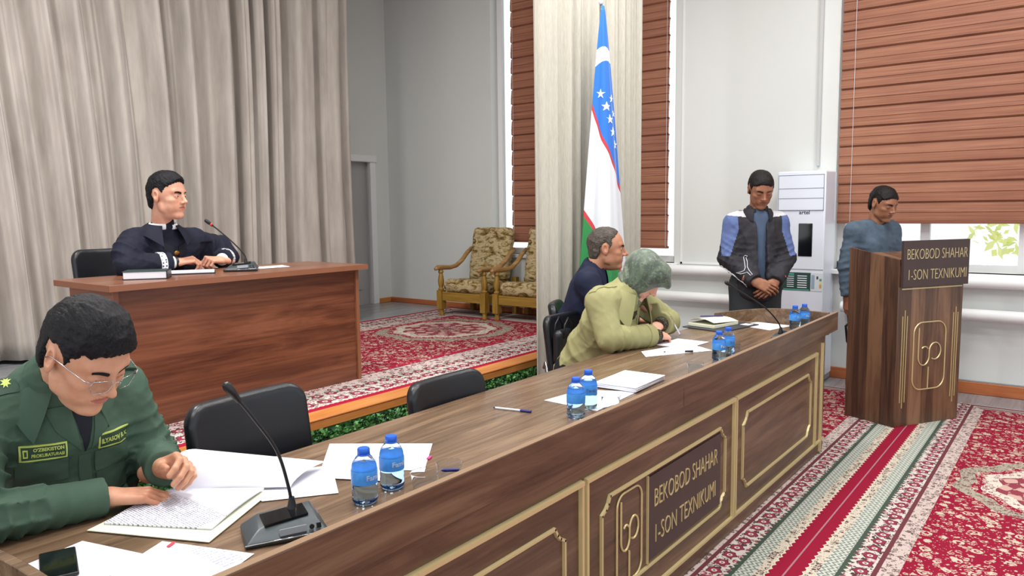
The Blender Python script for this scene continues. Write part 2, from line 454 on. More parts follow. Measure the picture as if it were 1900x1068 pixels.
MT['leather'] = plain('black_leatherette', '#14161c', .36, 0, .5, .15, 12, .25, 260, .0008)
MT['chrome'] = plain('chrome', '#b9bcc0', .18, 1); MT['black_plastic'] = plain('black_plastic', '#16171a', .4)
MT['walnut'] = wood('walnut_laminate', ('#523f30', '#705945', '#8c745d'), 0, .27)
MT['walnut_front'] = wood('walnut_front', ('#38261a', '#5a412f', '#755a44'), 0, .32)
MT['ledge_strip'] = plain('ledge_strip', '#8b7056', .4)
MT['walnut_v'] = wood('walnut_upright', ('#3a2619', '#5f4330', '#82614a'), 2, .32, 1.3, .5, None)
MT['desk_red'] = wood('reddish_walnut', ('#502c20', '#73442f', '#8a563e'), 0, .33)
MT['desk_red_y'] = wood('reddish_walnut_cross', ('#5e3727', '#84523a', '#996449'), 1, .33)
MT['desk_top'] = wood('desk_top_brown', ('#5e3a29', '#7a4e38', '#8f6147'), 0, .28)
MT['desk_edge'] = plain('desk_edge_brown', '#8c5a40', .4, var=.05)
MT['pine'] = wood('pine_trim', ('#a8632c', '#c07a3c', '#d08f52'), 0, .4); MT['pine_y'] = wood('pine_trim_cross', ('#a0572a', '#b4663a', '#c07646'), 1, .4)
MT['oak'] = wood('golden_oak', ('#7a5a1e', '#9a7830', '#b49044'), 2, .35, 1.4); MT['oak_x'] = wood('golden_oak_rail', ('#7a5a1e', '#9a7830', '#b49044'), 1, .35, 1.4)
MT['oak_arm'] = wood('oak_arm', ('#84602f', '#a07a48', '#b8946a'), 0, .3, 1.2)
MT['gold'] = plain('gold_paint', '#cfbe8c', .33, .35); MT['plaque'] = plain('plaque_brown', '#3f2e2c', .5, var=.08)
MT['paper'] = plain('paper', '#e9eaf2', .7); MT['paper_cream'] = plain('paper_cream', '#dfe0c8', .7); MT['wall'] = plain('wall_paint', '#d6d9d6', .75, var=.015, vs=1.5)
MT['wall_white'] = plain('white_paint', '#e6e8e8', .6); MT['white_plastic'] = plain('white_plastic', '#dde3ee', .35); MT['grey_plastic'] = plain('grey_plastic', '#8a9098', .4)
MT['blue_cap'] = plain('blue_cap', '#1f5fd0', .35); MT['pen_blue'] = plain('pen_blue', '#23256e', .4); MT['red_glow'] = plain('red_plastic', '#d03a34', .4)
MT['pink'] = plain('pink_flag', '#e0408a', .5); MT['logo_dark'] = plain('logo_dark', '#3a3a44', .5); MT['white_print'] = plain('white_print', '#eef2fa', .5)
MT['screen'] = plain('dark_glass', '#0c0e12', .08, 0, .7)
def page(name, axis_rows, pitch=.006, width=.03, base='#e9eaf2', ink='#6a6a78', lo=(-.08, .08), rows=(-.12, .12), margin=True):
    """printed page: illegible rows of ink marks"""
    m = M(name, .7); x, y, z = m.xyz(); a, b = (x, y) if axis_rows == 'x' else (y, x)
    row = (b/pitch).fract(); rid = (b/pitch)._m('FLOOR')
    v = m.new('ShaderNodeCombineXYZ'); m.link(a*420, v.inputs[0]); m.link(rid*7.3, v.inputs[1])
    n = m.noise(v.outputs[0], 1, 1); msk = n.gt(.44)*bet(row, .25, .72)*bet(a, *lo)*bet(b, *rows)
    m.base(m.mix(msk*.8, base, ink)); return m.mat
# clear plastic + water
def clear(name, col, ior=1.45, rough=.02):
    m = M(name, rough); m.b.inputs['Base Color'].default_value = (*lin(col), 1); m.b.inputs['Transmission Weight'].default_value = 1; m.b.inputs['IOR'].default_value = ior
    return m.mat
MT['pet'] = clear('clear_plastic', '#e6f1fb', 1.2); MT['glass'] = clear('lens_glass', '#f4f8fa', 1.02); MT['cup'] = clear('clear_cup', '#eef2f6', 1.12, .03)
MT['water'] = clear('water', '#c6e2f7', 1.12); MT['bottle_label'] = plain('blue_label', '#4797ea', .4, var=.12, vs=60)
m = M('lace_trim', .7); v = m.voro(m.coord(), 55, .3); m.base(m.mix(v.lt(.30), '#dfe2ea', '#2a2e44')); MT['cuff_lace'] = m.mat
# ------------------------------------------------------------------ people
def A3(*p): return np.array(p, float)
def rotY(a): c, s = math.cos(a), math.sin(a); return np.array([[c, 0, s], [0, 1, 0], [-s, 0, c]])
def rotZ(a): c, s = math.cos(a), math.sin(a); return np.array([[c, -s, 0], [s, c, 0], [0, 0, 1]])
def rotX(a): c, s = math.cos(a), math.sin(a); return np.array([[1, 0, 0], [0, c, -s], [0, s, c]])
def head_R(yaw, pitch, roll=0):
    """yaw left +, pitch down +, roll to the left shoulder +"""
    return rotZ(yaw) @ rotY(pitch) @ rotX(-roll)

def head_field(neck_dir, fat=0.0, h=.0024, female=False, lids=.5, mouth=0.0, nose=1.0):
    f = Field((-.15, -.115, -.25), (.16, .115, .145), h)
    a = f.add
    a(ell((-.014, 0, .034), (.098, .0765, .086)), .0)
    a(ell((.030, 0, .005), (.064, .064, .092)), .03)
    a(ell((.036, 0, -.060), (.053, .048+fat*.5, .046)), .025)
    a(cap((.004, -.047-fat*.5, -.050), (.012, -.045-fat*.5, -.068), .017+fat*.3, .014), .02); a(cap((.012, -.045-fat*.5, -.068), (.070, -.018, -.103), .014+fat*.3, .012), .02)
    a(cap((.004, .047+fat*.5, -.050), (.012, .045+fat*.5, -.068), .017+fat*.3, .014), .02); a(cap((.012, .045+fat*.5, -.068), (.070, .018, -.103), .014+fat*.3, .012), .02)
    a(ell((.080, 0, -.101), (.018, .021, .017)), .014)
    a(ell((.042, 0, -.096), (.045, .034+fat, .018+fat*.6)), .016)
    for s in (-1, 1):
        a(ell((.060, s*.043, -.022), (.024, .021, .017)), .018)
        a(ell((.056, s*.036, -.056), (.028, .020+fat*.6, .028)), .02)
        a(cap((.0855, s*.010, .026), (.075, s*.045, .027), .0080, .0070), .018)
        a(ell((.104, s*.0315, .002), (.016, .0185, .0125)), .016, 's')
        a(ell((.0765, s*.0315, .002), (.0155, .0165, .0145)), .004)
        a(ell((.094, s*.0315, .0005), (.012, .0120, .0008+.0036*lids)), .0015, 's')
        a(cap((.090, s*.018, -.0005+.006*lids), (.086, s*.044, -.001+.006*lids), .0022, .0018), .003)   # upper lid fold
    n = nose
    a(cap((.078, 0, .012), (.093, 0, -.028), .0110, .0135), .010)
    a(cap((.090, 0, .018), (.113*n**.3, 0, -.022), .0068, .0088), .012)
    a(ell((.1145*n**.3, 0, -.0275), (.0125, .0105, .0098)), .006)
    for s in (-1, 1):
        a(ell((.1015, s*.0130, -.0320), (.012, .0072, .0074)), .005)
        a(ell((.108, s*.0062, -.0390), (.005, .0032, .0030)), .002, 's')
    a(ell((.074, 0, -.062), (.023, .029, .025)), .018)
    a(cap((.0940, -.004, -.0535), (.083, -.023, -.0585), .0048, .0030), .006)
    a(cap((.0940, .004, -.0535), (.083, .023, -.0585), .0048, .0030), .006)
    a(cap((.0915, -.012, -.0655), (.0915, .012, -.0655), .0056), .007)
    a(cap((.0990, -.012, -.0600), (.0990, .012, -.0600), .0019+mouth*.002), .003, 's')
    a(cap((.0975, -.010, -.0600), (.0905, -.023, -.0605), .0012), .003, 's'); a(cap((.0975, .010, -.0600), (.0905, .023, -.0605), .0012), .003, 's')
    for s in (-1, 1):      # ears
        R = rotZ(s*.32) @ rotY(-.18)
        a(ell((-.009, s*.0775, -.003), (.0200, .0085, .0335), R), .006)
        a(ell((-.006, s*.084, .002), (.0105, .0060, .0175), R), .004, 's')
        a(ell((-.004, s*.078, -.012), (.0060, .0045, .0075), R), .004)
    nd = np.array(neck_dir)
    r = .043 if female else .0495+fat*.5
    a(cap((-.028, 0, -.050), (-.028, 0, -.050)+nd*.16, r, r+.006), .016)
    if fat > 0: a(ell((.025, 0, -.100), (.04, .036, .016+fat)), .02)
    return f
def lips_mat(P):
    m = ((P[:, 0]-.095)/.03)**2+(np.abs(P[:, 1])/.0255)**1.5+(np.abs(P[:, 2]+.0600)/.0095)**1.5 < 1
    return np.where(m, 1, 0)
HAIR = {
    'combed': [(.088, .086), (.074, .072), (.056, .060), (.046, .040), (.036, .022), (.034, .000), (.023, -.016), (.017, .016), (-.002, .038), (-.032, .028), (-.042, -.030), (-.052, -.075), (-.13, -.075), (-.14, .15), (.11, .15), (.112, .10)],
    'short': [(.085, .062), (.070, .050), (.054, .048), (.044, .030), (.036, .004), (.024, -.016), (.018, .016), (-.002, .040), (-.032, .030), (-.042, -.030), (-.052, -.075), (-.13, -.075), (-.14, .15), (.11, .15), (.11, .078)],
    'receding': [(.060, .092), (.040, .066), (.034, .052), (.038, .034), (.026, .006), (.012, -.010), (.009, .020), (-.008, .032), (-.028, .020), (-.040, -.030), (-.052, -.072), (-.13, -.075), (-.14, .15), (.075, .15), (.075, .11)],
}
def hair_field(style, top=.018, side=.008, back=.010, h=.0026, seed=1, fringe=.0, flow=(0, 1, .3)):
    f = Field((-.15, -.115, -.12), (.13, .115, .16), h)
    f.add(ell((-.014, 0, .034), (.098+back*.9, .0765+side, .088+side)), 0)
    f.add(ell((-.004+fringe*.5, 0, .034+top*.75), (.094+fringe, .0755+side*.7, .082+top*.35)), .012)
    f.add(ell((.030, 0, .010), (.066+side*.6, .064+side, .092)), .02)
    f.add(ell((-.050, 0, -.030), (.050+back*.7, .064+side*.7, .060)), .02)
    ax = [(f.lo[i]+h*np.arange(f.n[i])) for i in (0, 2)]
    x, z = np.meshgrid(ax[0], ax[1], indexing='ij')
    d = poly2(HAIR[style], x, z)[:, None, :].astype(np.float32)
    xx, yy, zz = np.meshgrid(*[(f.lo[i]+h*np.arange(f.n[i])).astype(np.float32) for i in range(3)], indexing='ij', sparse=True)
    jag = .0016*np.sin(yy*420+1.7*np.sin(xx*90+seed))+.0012*np.sin(zz*520+xx*150+2*np.sin(yy*130))
    f.F = smax(f.F, d+jag.astype(np.float32), .016)
    w1 = wr(seed, .045, .0045, True, (1.0, .9, 1)); w2 = wr(seed+5, .010, .0024, True, (.30, 1.6, .9))
    f.noise(lambda x, y, z: w1(x, y, z)+w2(x, y, z), .02)
    return f
def hand_field(curl, side, thumb=(.6, .3), spread=.06, h=.0021, sc=1.0):
    """wrist at origin, fingers +x, back of hand +z, thumb towards side*+y.  curl: four (a,b,c) bends in radians"""
    lo = (-.09, -.10, -.12); hi = (.20, .10, .06)
    f = Field(lo, hi, h); g = Field(lo, hi, h)
    ys = [.030, .010, -.0105, -.029]; L = [(.042, .025, .021), (.047, .029, .022), (.043, .027, .021), (.033, .020, .019)]
    rad = [.0093, .0095, .0090, .0078]; kx = [.094, .097, .092, .084]
    for i in range(4):
        y0 = ys[i]*side
        f.add(cap((.008, y0*.62, -.002), (kx[i]-.004, y0, 0), .0165, .0122, ((0, 0, 1), 1.12)), .012)
    f.add(ell((.045, .012*side, -.010), (.040, .026, .014)), .012)
    f.add(cap((-.075, 0, -.002), (.006, 0, 0), .029, .025, ((0, 0, 1), 1.28)), .02)
    for i in range(4):
        y = ys[i]*side; p = A3(kx[i], y, .001); ang = 0; yaw = spread*(1.4-i)*side
        for j in range(3):
            ang += curl[i][j]
            d = A3(math.cos(ang)*math.cos(yaw), math.cos(ang)*math.sin(yaw), -math.sin(ang)); q = p+d*L[i][j]
            r0 = rad[i]*(1-.07*j); g.add(cap(p, q, r0, rad[i]*(1-.07*(j+1))), .0012 if j == 0 else .003)
            g.add(ell(p, (r0*1.06,)*3), .001); p = q
    # thumb
    p = A3(.022, .024*side, -.012); a1, a2 = thumb
    d = A3(math.cos(a1), side*math.sin(a1), -.35); d /= np.linalg.norm(d); q = p+d*.040
    f.add(cap(p, q, .0165, .0118), .012)
    yaw2 = a1-a2; d2 = A3(math.cos(yaw2), side*math.sin(yaw2), -.40-a2*.3); d2 /= np.linalg.norm(d2); q2 = q+d2*.031
    g.add(cap(q, q2, .0112, .0100), .003)
    d3 = A3(math.cos(yaw2-a2*.5), side*math.sin(yaw2-a2*.5), -.35); d3 /= np.linalg.norm(d3); g.add(cap(q2, q2+d3*.020, .0100, .0080), .003)
    f.F = smin(f.F, g.F, .006)
    f.F[:] = f.F
    P, Q = f.mesh(); return P*sc, Q
def collar(mb, c, fwd, upv, rt_, rb_, ht, hb, open_t, open_b, tip=0.0, n=40, thick=.004, mi=0, oval=1.12):
    """turned-down collar round the neck: top ring (rt_,ht) falls to bottom ring (rb_,hb); opens at the front"""
    R = mat_R(fwd, upv); c = np.array(c)
    def fn(u, v):
        th_t = open_t+(2*PI-2*open_t)*u; th_b = open_b+(2*PI-2*open_b)*u
        e = abs(u-.5)*2; tp = tip*max(0, (e-.72)/.28)**1.5
        th = th_t*(1-v)+th_b*v; r = rt_*(1-v)+rb_*v+.006*math.sin(v*PI)+tp*v*.55; z = ht*(1-v)+hb*v-tp*v
        return c+R@A3(math.cos(th)*r, math.sin(th)*r*oval, z)
    mb.grid(fn, n, 7, mi, None, thick)
def proj_fn(bvh, d, off=.002):
    d = Vector(d).normalized()
    def fn(p):
        h = bvh.ray_cast(Vector(p)-d*.3, d, .8)
        return (h[0]-d*off) if h[0] is not None else Vector(p)
    return fn
def patch(mb, bvh, quad, d, thick=.004, nu=10, nv=10, mi=0, off=0.0, puff=0.0):
    """quad: 4 points (a,b,c,d order round); laid on the surface along direction d"""
    a, b, c, e = [Vector(q) for q in quad]; d = Vector(d).normalized()
    pr = proj_fn(bvh, d, 0)
    def fn(u, v):
        p = (a*(1-u)+b*u)*(1-v)+(e*(1-u)+c*u)*v; q = pr(p)
        return q-d*(thick+off+puff*math.sin(PI*u)*math.sin(PI*v))
    mb.grid(fn, nu, nv, mi, None, thick*1.6+off)
def loc2(root, w):
    """world -> local of a root empty (rot z only)"""
    a = -root.rotation_euler.z; x, y, z = w[0]-root.location.x, w[1]-root.location.y, w[2]-root.location.z
    return A3(x*math.cos(a)-y*math.sin(a), x*math.sin(a)+y*math.cos(a), z)
def person(root, J, H, skin, cloth, hair=None, hands=None, opts=None):
    """J: joints in root space.  H: head dict. builds body (skin), hair, eyes; returns dict with matrices"""
    o = opts or {}
    hs = H.get('s', 1.05); Rh = head_R(H['yaw'], H['pitch'], H.get('roll', 0)); hc = A3(*J['head'])
    Mh = M4(Rh, hc, hs)
    nb = A3(*J['neck']); nd = Rh.T@((nb-hc)/hs-Rh@A3(-.022, 0, -.045)); nd /= np.linalg.norm(nd)
    hf = head_field(nd, H.get('fat', 0), H.get('h', .0026), H.get('female', False), H.get('lids', .5), H.get('mouth', 0), H.get('nose', 1))
    Ph, Qh = hf.mesh()
    isl = [(Ph, Qh, Mh, lips_mat)]
    # rest of the body, coarse (under the clothes)
    lo = np.min([J[k] for k in J], 0)-.2; hi = np.max([J[k] for k in J], 0)+.2
    b = Field(lo, hi, .016); g = lambda k: A3(*J[k])
    b.add(cap(g('pelvis')+[0, -.07, 0], g('pelvis')+[0, .07, 0], .10), 0); b.add(cap(g('pelvis'), g('waist'), .10, .10), .06)
    b.add(cap(g('waist'), g('chest'), .10, .085), .05); b.add(cap(g('shR')-[.02, 0, 0], g('shL')-[.02, 0, 0], .045), .04); b.add(cap(g('chest'), g('neck'), .075, .050), .04)
    b.add(cap(nb, nb+(hc-nb)*.35, .05, .045), .03)
    for s in 'RL':
        b.add(cap(g('sh'+s), g('el'+s), .042, .034), .03); b.add(cap(g('el'+s), g('wr'+s), .034, .024), .01)
        b.add(cap(g('hip'+s), g('kn'+s), .075, .052), .04); b.add(cap(g('kn'+s), g('an'+s), .05, .035), .02); b.add(cap(g('an'+s), g('to'+s), .035, .03), .02)
    isl.append((*b.mesh(), None))
    for s in 'RL':
        if hands and s in hands:
            hd = hands[s]; P, Q = hand_field(hd['curl'], 1 if s == 'R' else -1, hd.get('thumb', (.6, .3)), hd.get('spread', .06), hd.get('h', .0024))
            x = A3(*hd['dir']); x /= np.linalg.norm(x); z = A3(*hd['back']); z -= x*(z@x); z /= np.linalg.norm(z); y = np.cross(z, x)
            # thumb side: left hand palm down, fingers forward -> thumb to the right (-y); handled by sign
            Mx = M4(np.stack([x, y, z], 1), A3(*J['wr'+s]), hd.get('s', 1.04)); isl.append((P, Q, Mx))
    body = sdf_obj('body', isl, [skin[0], skin[1]], root)
    eyes = []
    for s in (-1, 1):
        if H.get('noeyes'): break
        mb = MB(); n = 20; R_ = .0122*hs
        prof = [(math.sin(PI*i/12)*R_, -math.cos(PI*i/12)*R_) for i in range(13)]
        mt = Matrix(M4(Rh, hc+Rh@(A3(.0788, s*.0315, .0015)*hs))) @ Matrix(M4(rotZ(H.get('gaze', 0)) @ rotY(PI/2+H.get('gaze_p', 0)), (0, 0, 0)))
        mb.lathe(prof, n, 0, mt)
        for k in range(len(mb.f)):
            c = sum((Vector(mb.v[i]) for i in mb.f[k]), Vector())/len(mb.f[k]); q = mt.inverted() @ c
            if q.z > R_*.86: mb.m[k] = 1
            if q.z > R_*.965: mb.m[k] = 2
        mb.build('eye', [MT['eye_white'], MT['iris'], MT['pupil']], root, smooth=True)
    hb = bvh_of(Ph, Qh)
    if not H.get('nobrow'):
        for s in (-1, 1):
            mb = MB(); pr = proj_fn(hb, (-1, 0, 0), 0)
            def fn(u, v):
                y = s*(.014+.034*u); z = .0190+.007*math.sin(u*2.2)-.003*u; w = (.0027*(1-u**2)+.0010)
                q = pr(Vector((.05, y, z+(v-.5)*2*w))); return Vector(Mh@np.array([q.x+.0018, q.y, q.z, 1.]).T)[:3] if False else Vector((Mh@np.array([q.x+.0016*math.sin(PI*v)+.0002, q.y, q.z, 1.]))[:3])
            mb.grid(fn, 16, 5, 0, None, .003)
            mb.build('eyebrow', MT[H.get('brow', 'hair_black')], root, smooth=True)
    if hair:
        P, Q = hair_field(**hair[0]).mesh(); sdf_obj('hair', [(P, Q, Mh)], MT[hair[1]], root)
    return dict(Mh=Mh, Rh=Rh, hc=hc, hb=hb, hs=hs)
def sleeve(F, J, s, r=(.072, .060, .052), k=.05, flat=None):
    g = lambda q: A3(*J[q])
    F.add(cap(g('sh'+s), g('el'+s), r[0], r[1]), k); F.add(cap(g('el'+s), g('wr'+s), r[1]*.98, r[2]), .012)
def arms(F, J, r, k=.05, cutb=.005, cuff=None, cape=None, after=None):
    for s in 'RL':
        G = Field(F.lo, F.lo+F.h*(F.n-1), F.h); G.F = G.F[:F.n[0], :F.n[1], :F.n[2]] if G.F.shape != F.F.shape else G.F
        sleeve(G, J, s, r, k); w, e = A3(*J['wr'+s]), A3(*J['el'+s]); d = (w-e)/np.linalg.norm(w-e)
        if cape: cape(G, s)
        if cuff: G.add(cap(w-d*(cutb+.035), w-d*(cutb-.004), cuff, cuff), .004)
        G.cut(w-d*cutb, d, .003, w-.11, w+.11)
        F.F = smin(F.F, G.F, k)
def torso(F, J, w=1.0, d=1.0, belly=0.0, yaw=0.0, lower=True):
    g = lambda q: A3(*J[q])
    sp = g('neck')-g('waist'); sp /= np.linalg.norm(sp); lt = g('shL')-g('shR'); lt /= np.linalg.norm(lt)
    fw_ = np.cross(lt, sp); fw_ /= np.linalg.norm(fw_); R = np.stack([fw_, lt, np.cross(fw_, lt)], 1)
    F.add(ell(g('chest'), (.128*d, .195*w, .20), R), .0)
    F.add(ell(g('waist')+R@A3(belly*.5, 0, 0), ((.125+belly)*d, .175*w, .19), R), .06)
    if lower: F.add(ell(g('pelvis'), (.135*d, .185*w, .14)), .06)
    F.add(cap(g('shR'), g('shL'), .070*d**.5, None, ((0, 0, 1), 1.05)), .06)
    F.add(cap(g('neck')-sp*.02, g('shR')*.55+g('neck')*.45, .052, .05), .05); F.add(cap(g('neck')-sp*.02, g('shL')*.55+g('neck')*.45, .052, .05), .05)
    return R
def trousers(root, J, mat, name='trousers', h=.014, r=(.098, .078, .066), seed=3):
    g = lambda q: A3(*J[q]); pts = [J[q] for q in ('pelvis', 'hipR', 'hipL', 'knR', 'knL', 'anR', 'anL')]
    F = Field(np.min(pts, 0)-.17, np.max(pts, 0)+.17, h)
    F.add(cap(g('pelvis')+[0, -.06, .02], g('pelvis')+[0, .06, .02], .125), 0)
    for s in 'RL':
        F.add(cap(g('hip'+s), g('kn'+s), r[0], r[1]), .04); F.add(cap(g('kn'+s), g('an'+s), r[1]*.96, r[2]), .015)
        F.cut(g('an'+s)-[0, 0, .0], g('an'+s)-g('kn'+s), .004, g('an'+s)-.16, g('an'+s)+.12)
    F.noise(wr(seed, .07, .005), .03)
    return sdf_obj(name, [(*F.mesh(), None)], mat, root)
def shoes(root, J, mat):
    for s in 'RL':
        a = A3(*J['an'+s]); t = A3(*J['to'+s]); lo = np.minimum(a, t)-.1; hi = np.maximum(a, t)+.1
        F = Field(lo, hi, .007); d = t-a; d[2] = 0; d /= np.linalg.norm(d); z0 = t[2]
        F.add(cap([a[0]-d[0]*.03, a[1]-d[1]*.03, z0], t, .042, .040, ((0, 0, 1), 1.1)), 0); F.add(cap([a[0], a[1], z0+.02], [a[0], a[1], z0+.07], .045, .045), .03)
        F.cut((0, 0, z0-.032), (0, 0, -1), .004); sdf_obj('shoe', [(*F.mesh(), None)], mat, root)
# ------------------------------------------------------------------ the room
XW, XS, YS, ZS, YB = 7.10, 6.60, 3.28, .41, 6.95      # hall window wall, stage side wall, stage edge, stage height, stage back wall
def lam_floor(name):
    m = M(name, .22, 0, .5); v = m.coord((1.2, 12, 1)); n = m.noise(v, 1.5, 4, .6, .6)
    m.base(m.ramp(n, [(.3, '#84868a'), (.7, '#a3a5a8')])); return m.mat
MT['floor'] = lam_floor('grey_laminate')
mb = MB(); mb.box(-3, 7.3, -4, 3.3, -.1, 0); struct(mb.build('floor', MT['floor']))
mb = MB(); mb.box(-3, XS+.1, YS, YB+.2, .0, ZS); struct(mb.build('floor_stage', MT['floor']), 'raised stage platform with grey laminate boards')
# hall window wall with two openings
def wall_x(name, X, th, y0, y1, z0, z1, holes, mat):
    """wall at x=X..X+th with rectangular holes (ya,yb,za,zb) sorted by y"""
    mb = MB(); y = y0
    for (ya, yb, za, zb) in sorted(holes):
        mb.box(X, X+th, y, ya, z0, z1); mb.box(X, X+th, ya, yb, z0, za); mb.box(X, X+th, ya, yb, zb, z1); y = yb
    mb.box(X, X+th, y, y1, z0, z1)
    return struct(mb.build(name, mat))
H2 = (-1.0, 1.80, .985, 4.1); H1 = (3.34, 3.98, .985, 4.1)
wall_x('wall_right', XW, .25, -4, 4.2, 0, 4.6, [H2, H1], MT['wall'])
HS = (3.9, 5.30, 1.06, 4.3)
wall_x('wall_stage_side', XS, .25, 4.2, YB+.2, ZS-.41, 4.6, [(4.25, 5.30, 1.06, 4.3)], MT['wall'])
mb = MB(); mb.box(XS+.0, XW, 3.98+.02, 4.2, 0, 4.6); struct(mb.build('trim_1', MT['wall']), 'short wall return between hall and stage')
# stage back wall with door opening (seen past the curtain's edge)
mb = MB(); mb.box(-3, 5.45, YB, YB+.2, 0, 4.6); mb.box(5.45, 6.30, YB, YB+.2, 2.14, 4.6); mb.box(6.30, XS+.1, YB, YB+.2, 0, 4.6); struct(mb.build('wall_back', MT['wall']))
mb = MB(); mb.box(5.45, 6.30, YB+.06, YB+.10, ZS, 2.14); mb.box(5.60, 6.15, YB+.04, YB+.06, .6, 1.9); d = struct(mb.build('door_1', plain('door_grey', '#a9a8a8', .5)), 'grey door in the stage back wall')
mb = MB(); mb.box(5.38, 5.47, YB-.03, YB+.02, ZS, 2.14); mb.box(6.28, 6.37, YB-.03, YB+.02, ZS, 2.20); mb.box(5.38, 6.37, YB-.05, YB+.02, 2.13, 2.21); struct(mb.build('trim_2', MT['wall_white'], bevel=.006), 'white door surround')
# ceilings: stage and hall, off-frame
mb = MB(); mb.box(-3, XS+.2, YS, YB+.2, 4.5, 4.6); struct(mb.build('ceiling_stage', MT['wall']))
mb = MB(); mb.box(-3, 7.35, -4, YS, 4.5, 4.6); struct(mb.build('ceiling', MT['wall']))
for i, (x, y) in enumerate(LAMPS_HALL):
    o = MB().box(x-.3, x+.3, y-.3, y+.3, 4.40, 4.5).build('ceiling_lamp', [plain('lamp_casing', '#e8e8e8', .5)])
    o['kind'] = 'structure'
# skirting
def sk(name, x0, x1, y0, y1, z, h=.075, mat=None):
    struct(MB().box(x0, x1, y0, y1, z, z+h).build(name, mat or MT['pine_y'], bevel=.006))
sk('baseboard_right', XW-.018, XW, -4, 3.3, 0, .10); sk('baseboard_stage', XS-.016, XS, 3.4, YB, ZS, .06)
sk('baseboard_back', 6.37, XS-.02, YB-.016, YB, ZS, .06, MT['pine'])
MB().box(XW-.012, XW-.002, -.2, 1.4, .102, .112).build('trim_3', plain('grey_strip', '#9a9ca0', .4))['kind'] = 'structure'
# panel frame + conduits on the hall wall
mb = MB(); 
for (a, b, c, d) in [(2.98, 3.0, .98, 4.4), (1.96, 3.0, .98, 1.0)]: mb.box(XW-.006, XW+.001, a-.28+.55, b-.28+.55, c, d) if a > 2.9 else mb.box(XW-.006, XW+.001, a, b+.27, c, d)
struct(mb.build('trim_4', MT['wall_white']), 'thin raised panel line on the wall')
struct(MB().box(XW-.03, XW-.001, 1.94, 1.965, 1.90, 4.4).build('trim_5', plain('conduit_grey', '#b9bbba', .5)), 'vertical cable duct')
# windows: frames, panes, sills
def window(name, X, y0, y1, z0, z1, mull, mat, sill=.10):
    w = struct(MB().box(X+.12, X+.17, y0, y0+.06, z0, z1).box(X+.12, X+.17, y1-.06, y1, z0, z1).box(X+.12, X+.17, y0, y1, z0, z0+.06).box(X+.12, X+.17, y0, y1, z1-.06, z1).build(name, mat))
    for k, y in enumerate(mull):
        o = MB().box(X+.115, X+.175, y-.035, y+.035, z0, z1).build('mullion', mat, w)
    o = MB().box(X+.14, X+.147, y0+.05, y1-.05, z0+.05, z1-.05).build('pane', MT['window_pane'], w)
    o = MB().box(X-sill, X+.12, y0-.05, y1+.05, z0-.04, z0).build('window_sill', mat, w, bevel=.006)
    return w
m = M('window_pane', 0.0); m.b.inputs['Transmission Weight'].default_value = 1; m.b.inputs['IOR'].default_value = 1.01; MT['window_pane'] = m.mat
window('window_1', XW, H2[0], H2[1], H2[2], H2[3], [1.10, .40, -.3], MT['wall_white'])
window('window_2', XW, H1[0], H1[1], H1[2], H1[3], [], MT['wall_white'], .05)
window('window_3', XS, 4.25, 5.30, 1.06, 4.3, [4.75], MT['wall_white'], .04)
# greenery and daylight outside
def foliage(name, c, R_, n, size, label, cols, seed=1):
    rs = random.Random(seed); mb = MB()
    for i in range(n):
        p = Vector((c[0]+rs.uniform(-1, 1)*R_[0], c[1]+rs.uniform(-1, 1)*R_[1], c[2]+rs.uniform(-1, 1)*R_[2]))
        a = Vector((rs.uniform(-1, 1), rs.uniform(-1, 1), rs.uniform(-1, 1))).normalized(); b = a.orthogonal().normalized(); s = size*rs.uniform(.6, 1.3)
        mb.add([p-a*s, p+b*s*.45, p+a*s, p-b*s*.45], [(0, 1, 2, 3)], rs.randrange(len(cols)))
    return mb.build(name, cols)
o = foliage('tree', (10.4, .55, 1.25), (.35, .55, .30), 170, .08, '', [plain('leaf_yellow', '#eef0a0', .6), plain('leaf_lime', '#dfe89a', .6)], 5)
tag(o, 'yellow-green tree crown seen through the large window under the blind', 'tree')
# blinds: folded translucent wooden-look shade
def blind(label, X, y0, y1, z0, z1, pitch=.163, depth=.026, nm=1):
    t = empty('window_blind', (X, (y0+y1)/2, z0), 0, label, 'blind'); hy = (y1-y0)/2
    mb = MB(); n = int(round((z1-z0)/pitch)); vs = []; prof = []
    for i in range(n):
        z = i*pitch; prof += [(0, z), (-.010, z+.004), (-depth, z+.012), (-depth*1.0, z+pitch*.47), (-depth*.72, z+pitch*.48), (-depth*.72, z+pitch*.50), (-depth*.95, z+pitch*.52), (-depth*.55, z+pitch*.965), (0, z+pitch*.97)]
    m_ = len(prof); 
    for y in (-hy, hy): vs += [(p[0], y, p[1]) for p in prof]
    mb.add(vs, [(i, i+1, m_+i+1, m_+i) for i in range(m_-1)]); mb.build('slats', MT['blind'], t)
    MB().box(-depth-.006, .006, -hy, hy, -.012, .010).build('bottom_rail', MT['blind_rail'], t, bevel=.003)
    MB().box(-.05, .03, -hy, hy, n*pitch, n*pitch+.06).build('head_rail', MT['blind_rail'], t)
    for s in (-.92, .92): MB().tube([(-depth-.008, s*hy, 0), (-depth-.008, s*hy, n*pitch)], .0016, 5).build('cord', MT['white_plastic'], t)
    return t
m = M('blind_fabric', .55, 0, .3); v = m.coord((6, 1.0, 60)); n = m.noise(v, 1.5, 4, .6, .4); n2 = m.noise(m.coord(), 1.3, 2)
c = m.ramp(n*.7+n2*.3, [(.35, '#845646'), (.5, '#9b6750'), (.66, '#ab795e')]); m.base(c)
tr = m.new('ShaderNodeBsdfTranslucent'); m.link(c, tr.inputs[0]); mx = m.new('ShaderNodeMixShader'); mx.inputs[0].default_value = .22
m.link(m.b.outputs[0], mx.inputs[1]); m.link(tr.outputs[0], mx.inputs[2]); m.link(mx.outputs[0], m.nt.nodes['Material Output'].inputs[0]); MT['blind'] = m.mat
MT['blind_rail'] = plain('blind_rail', '#7d4a34', .5)
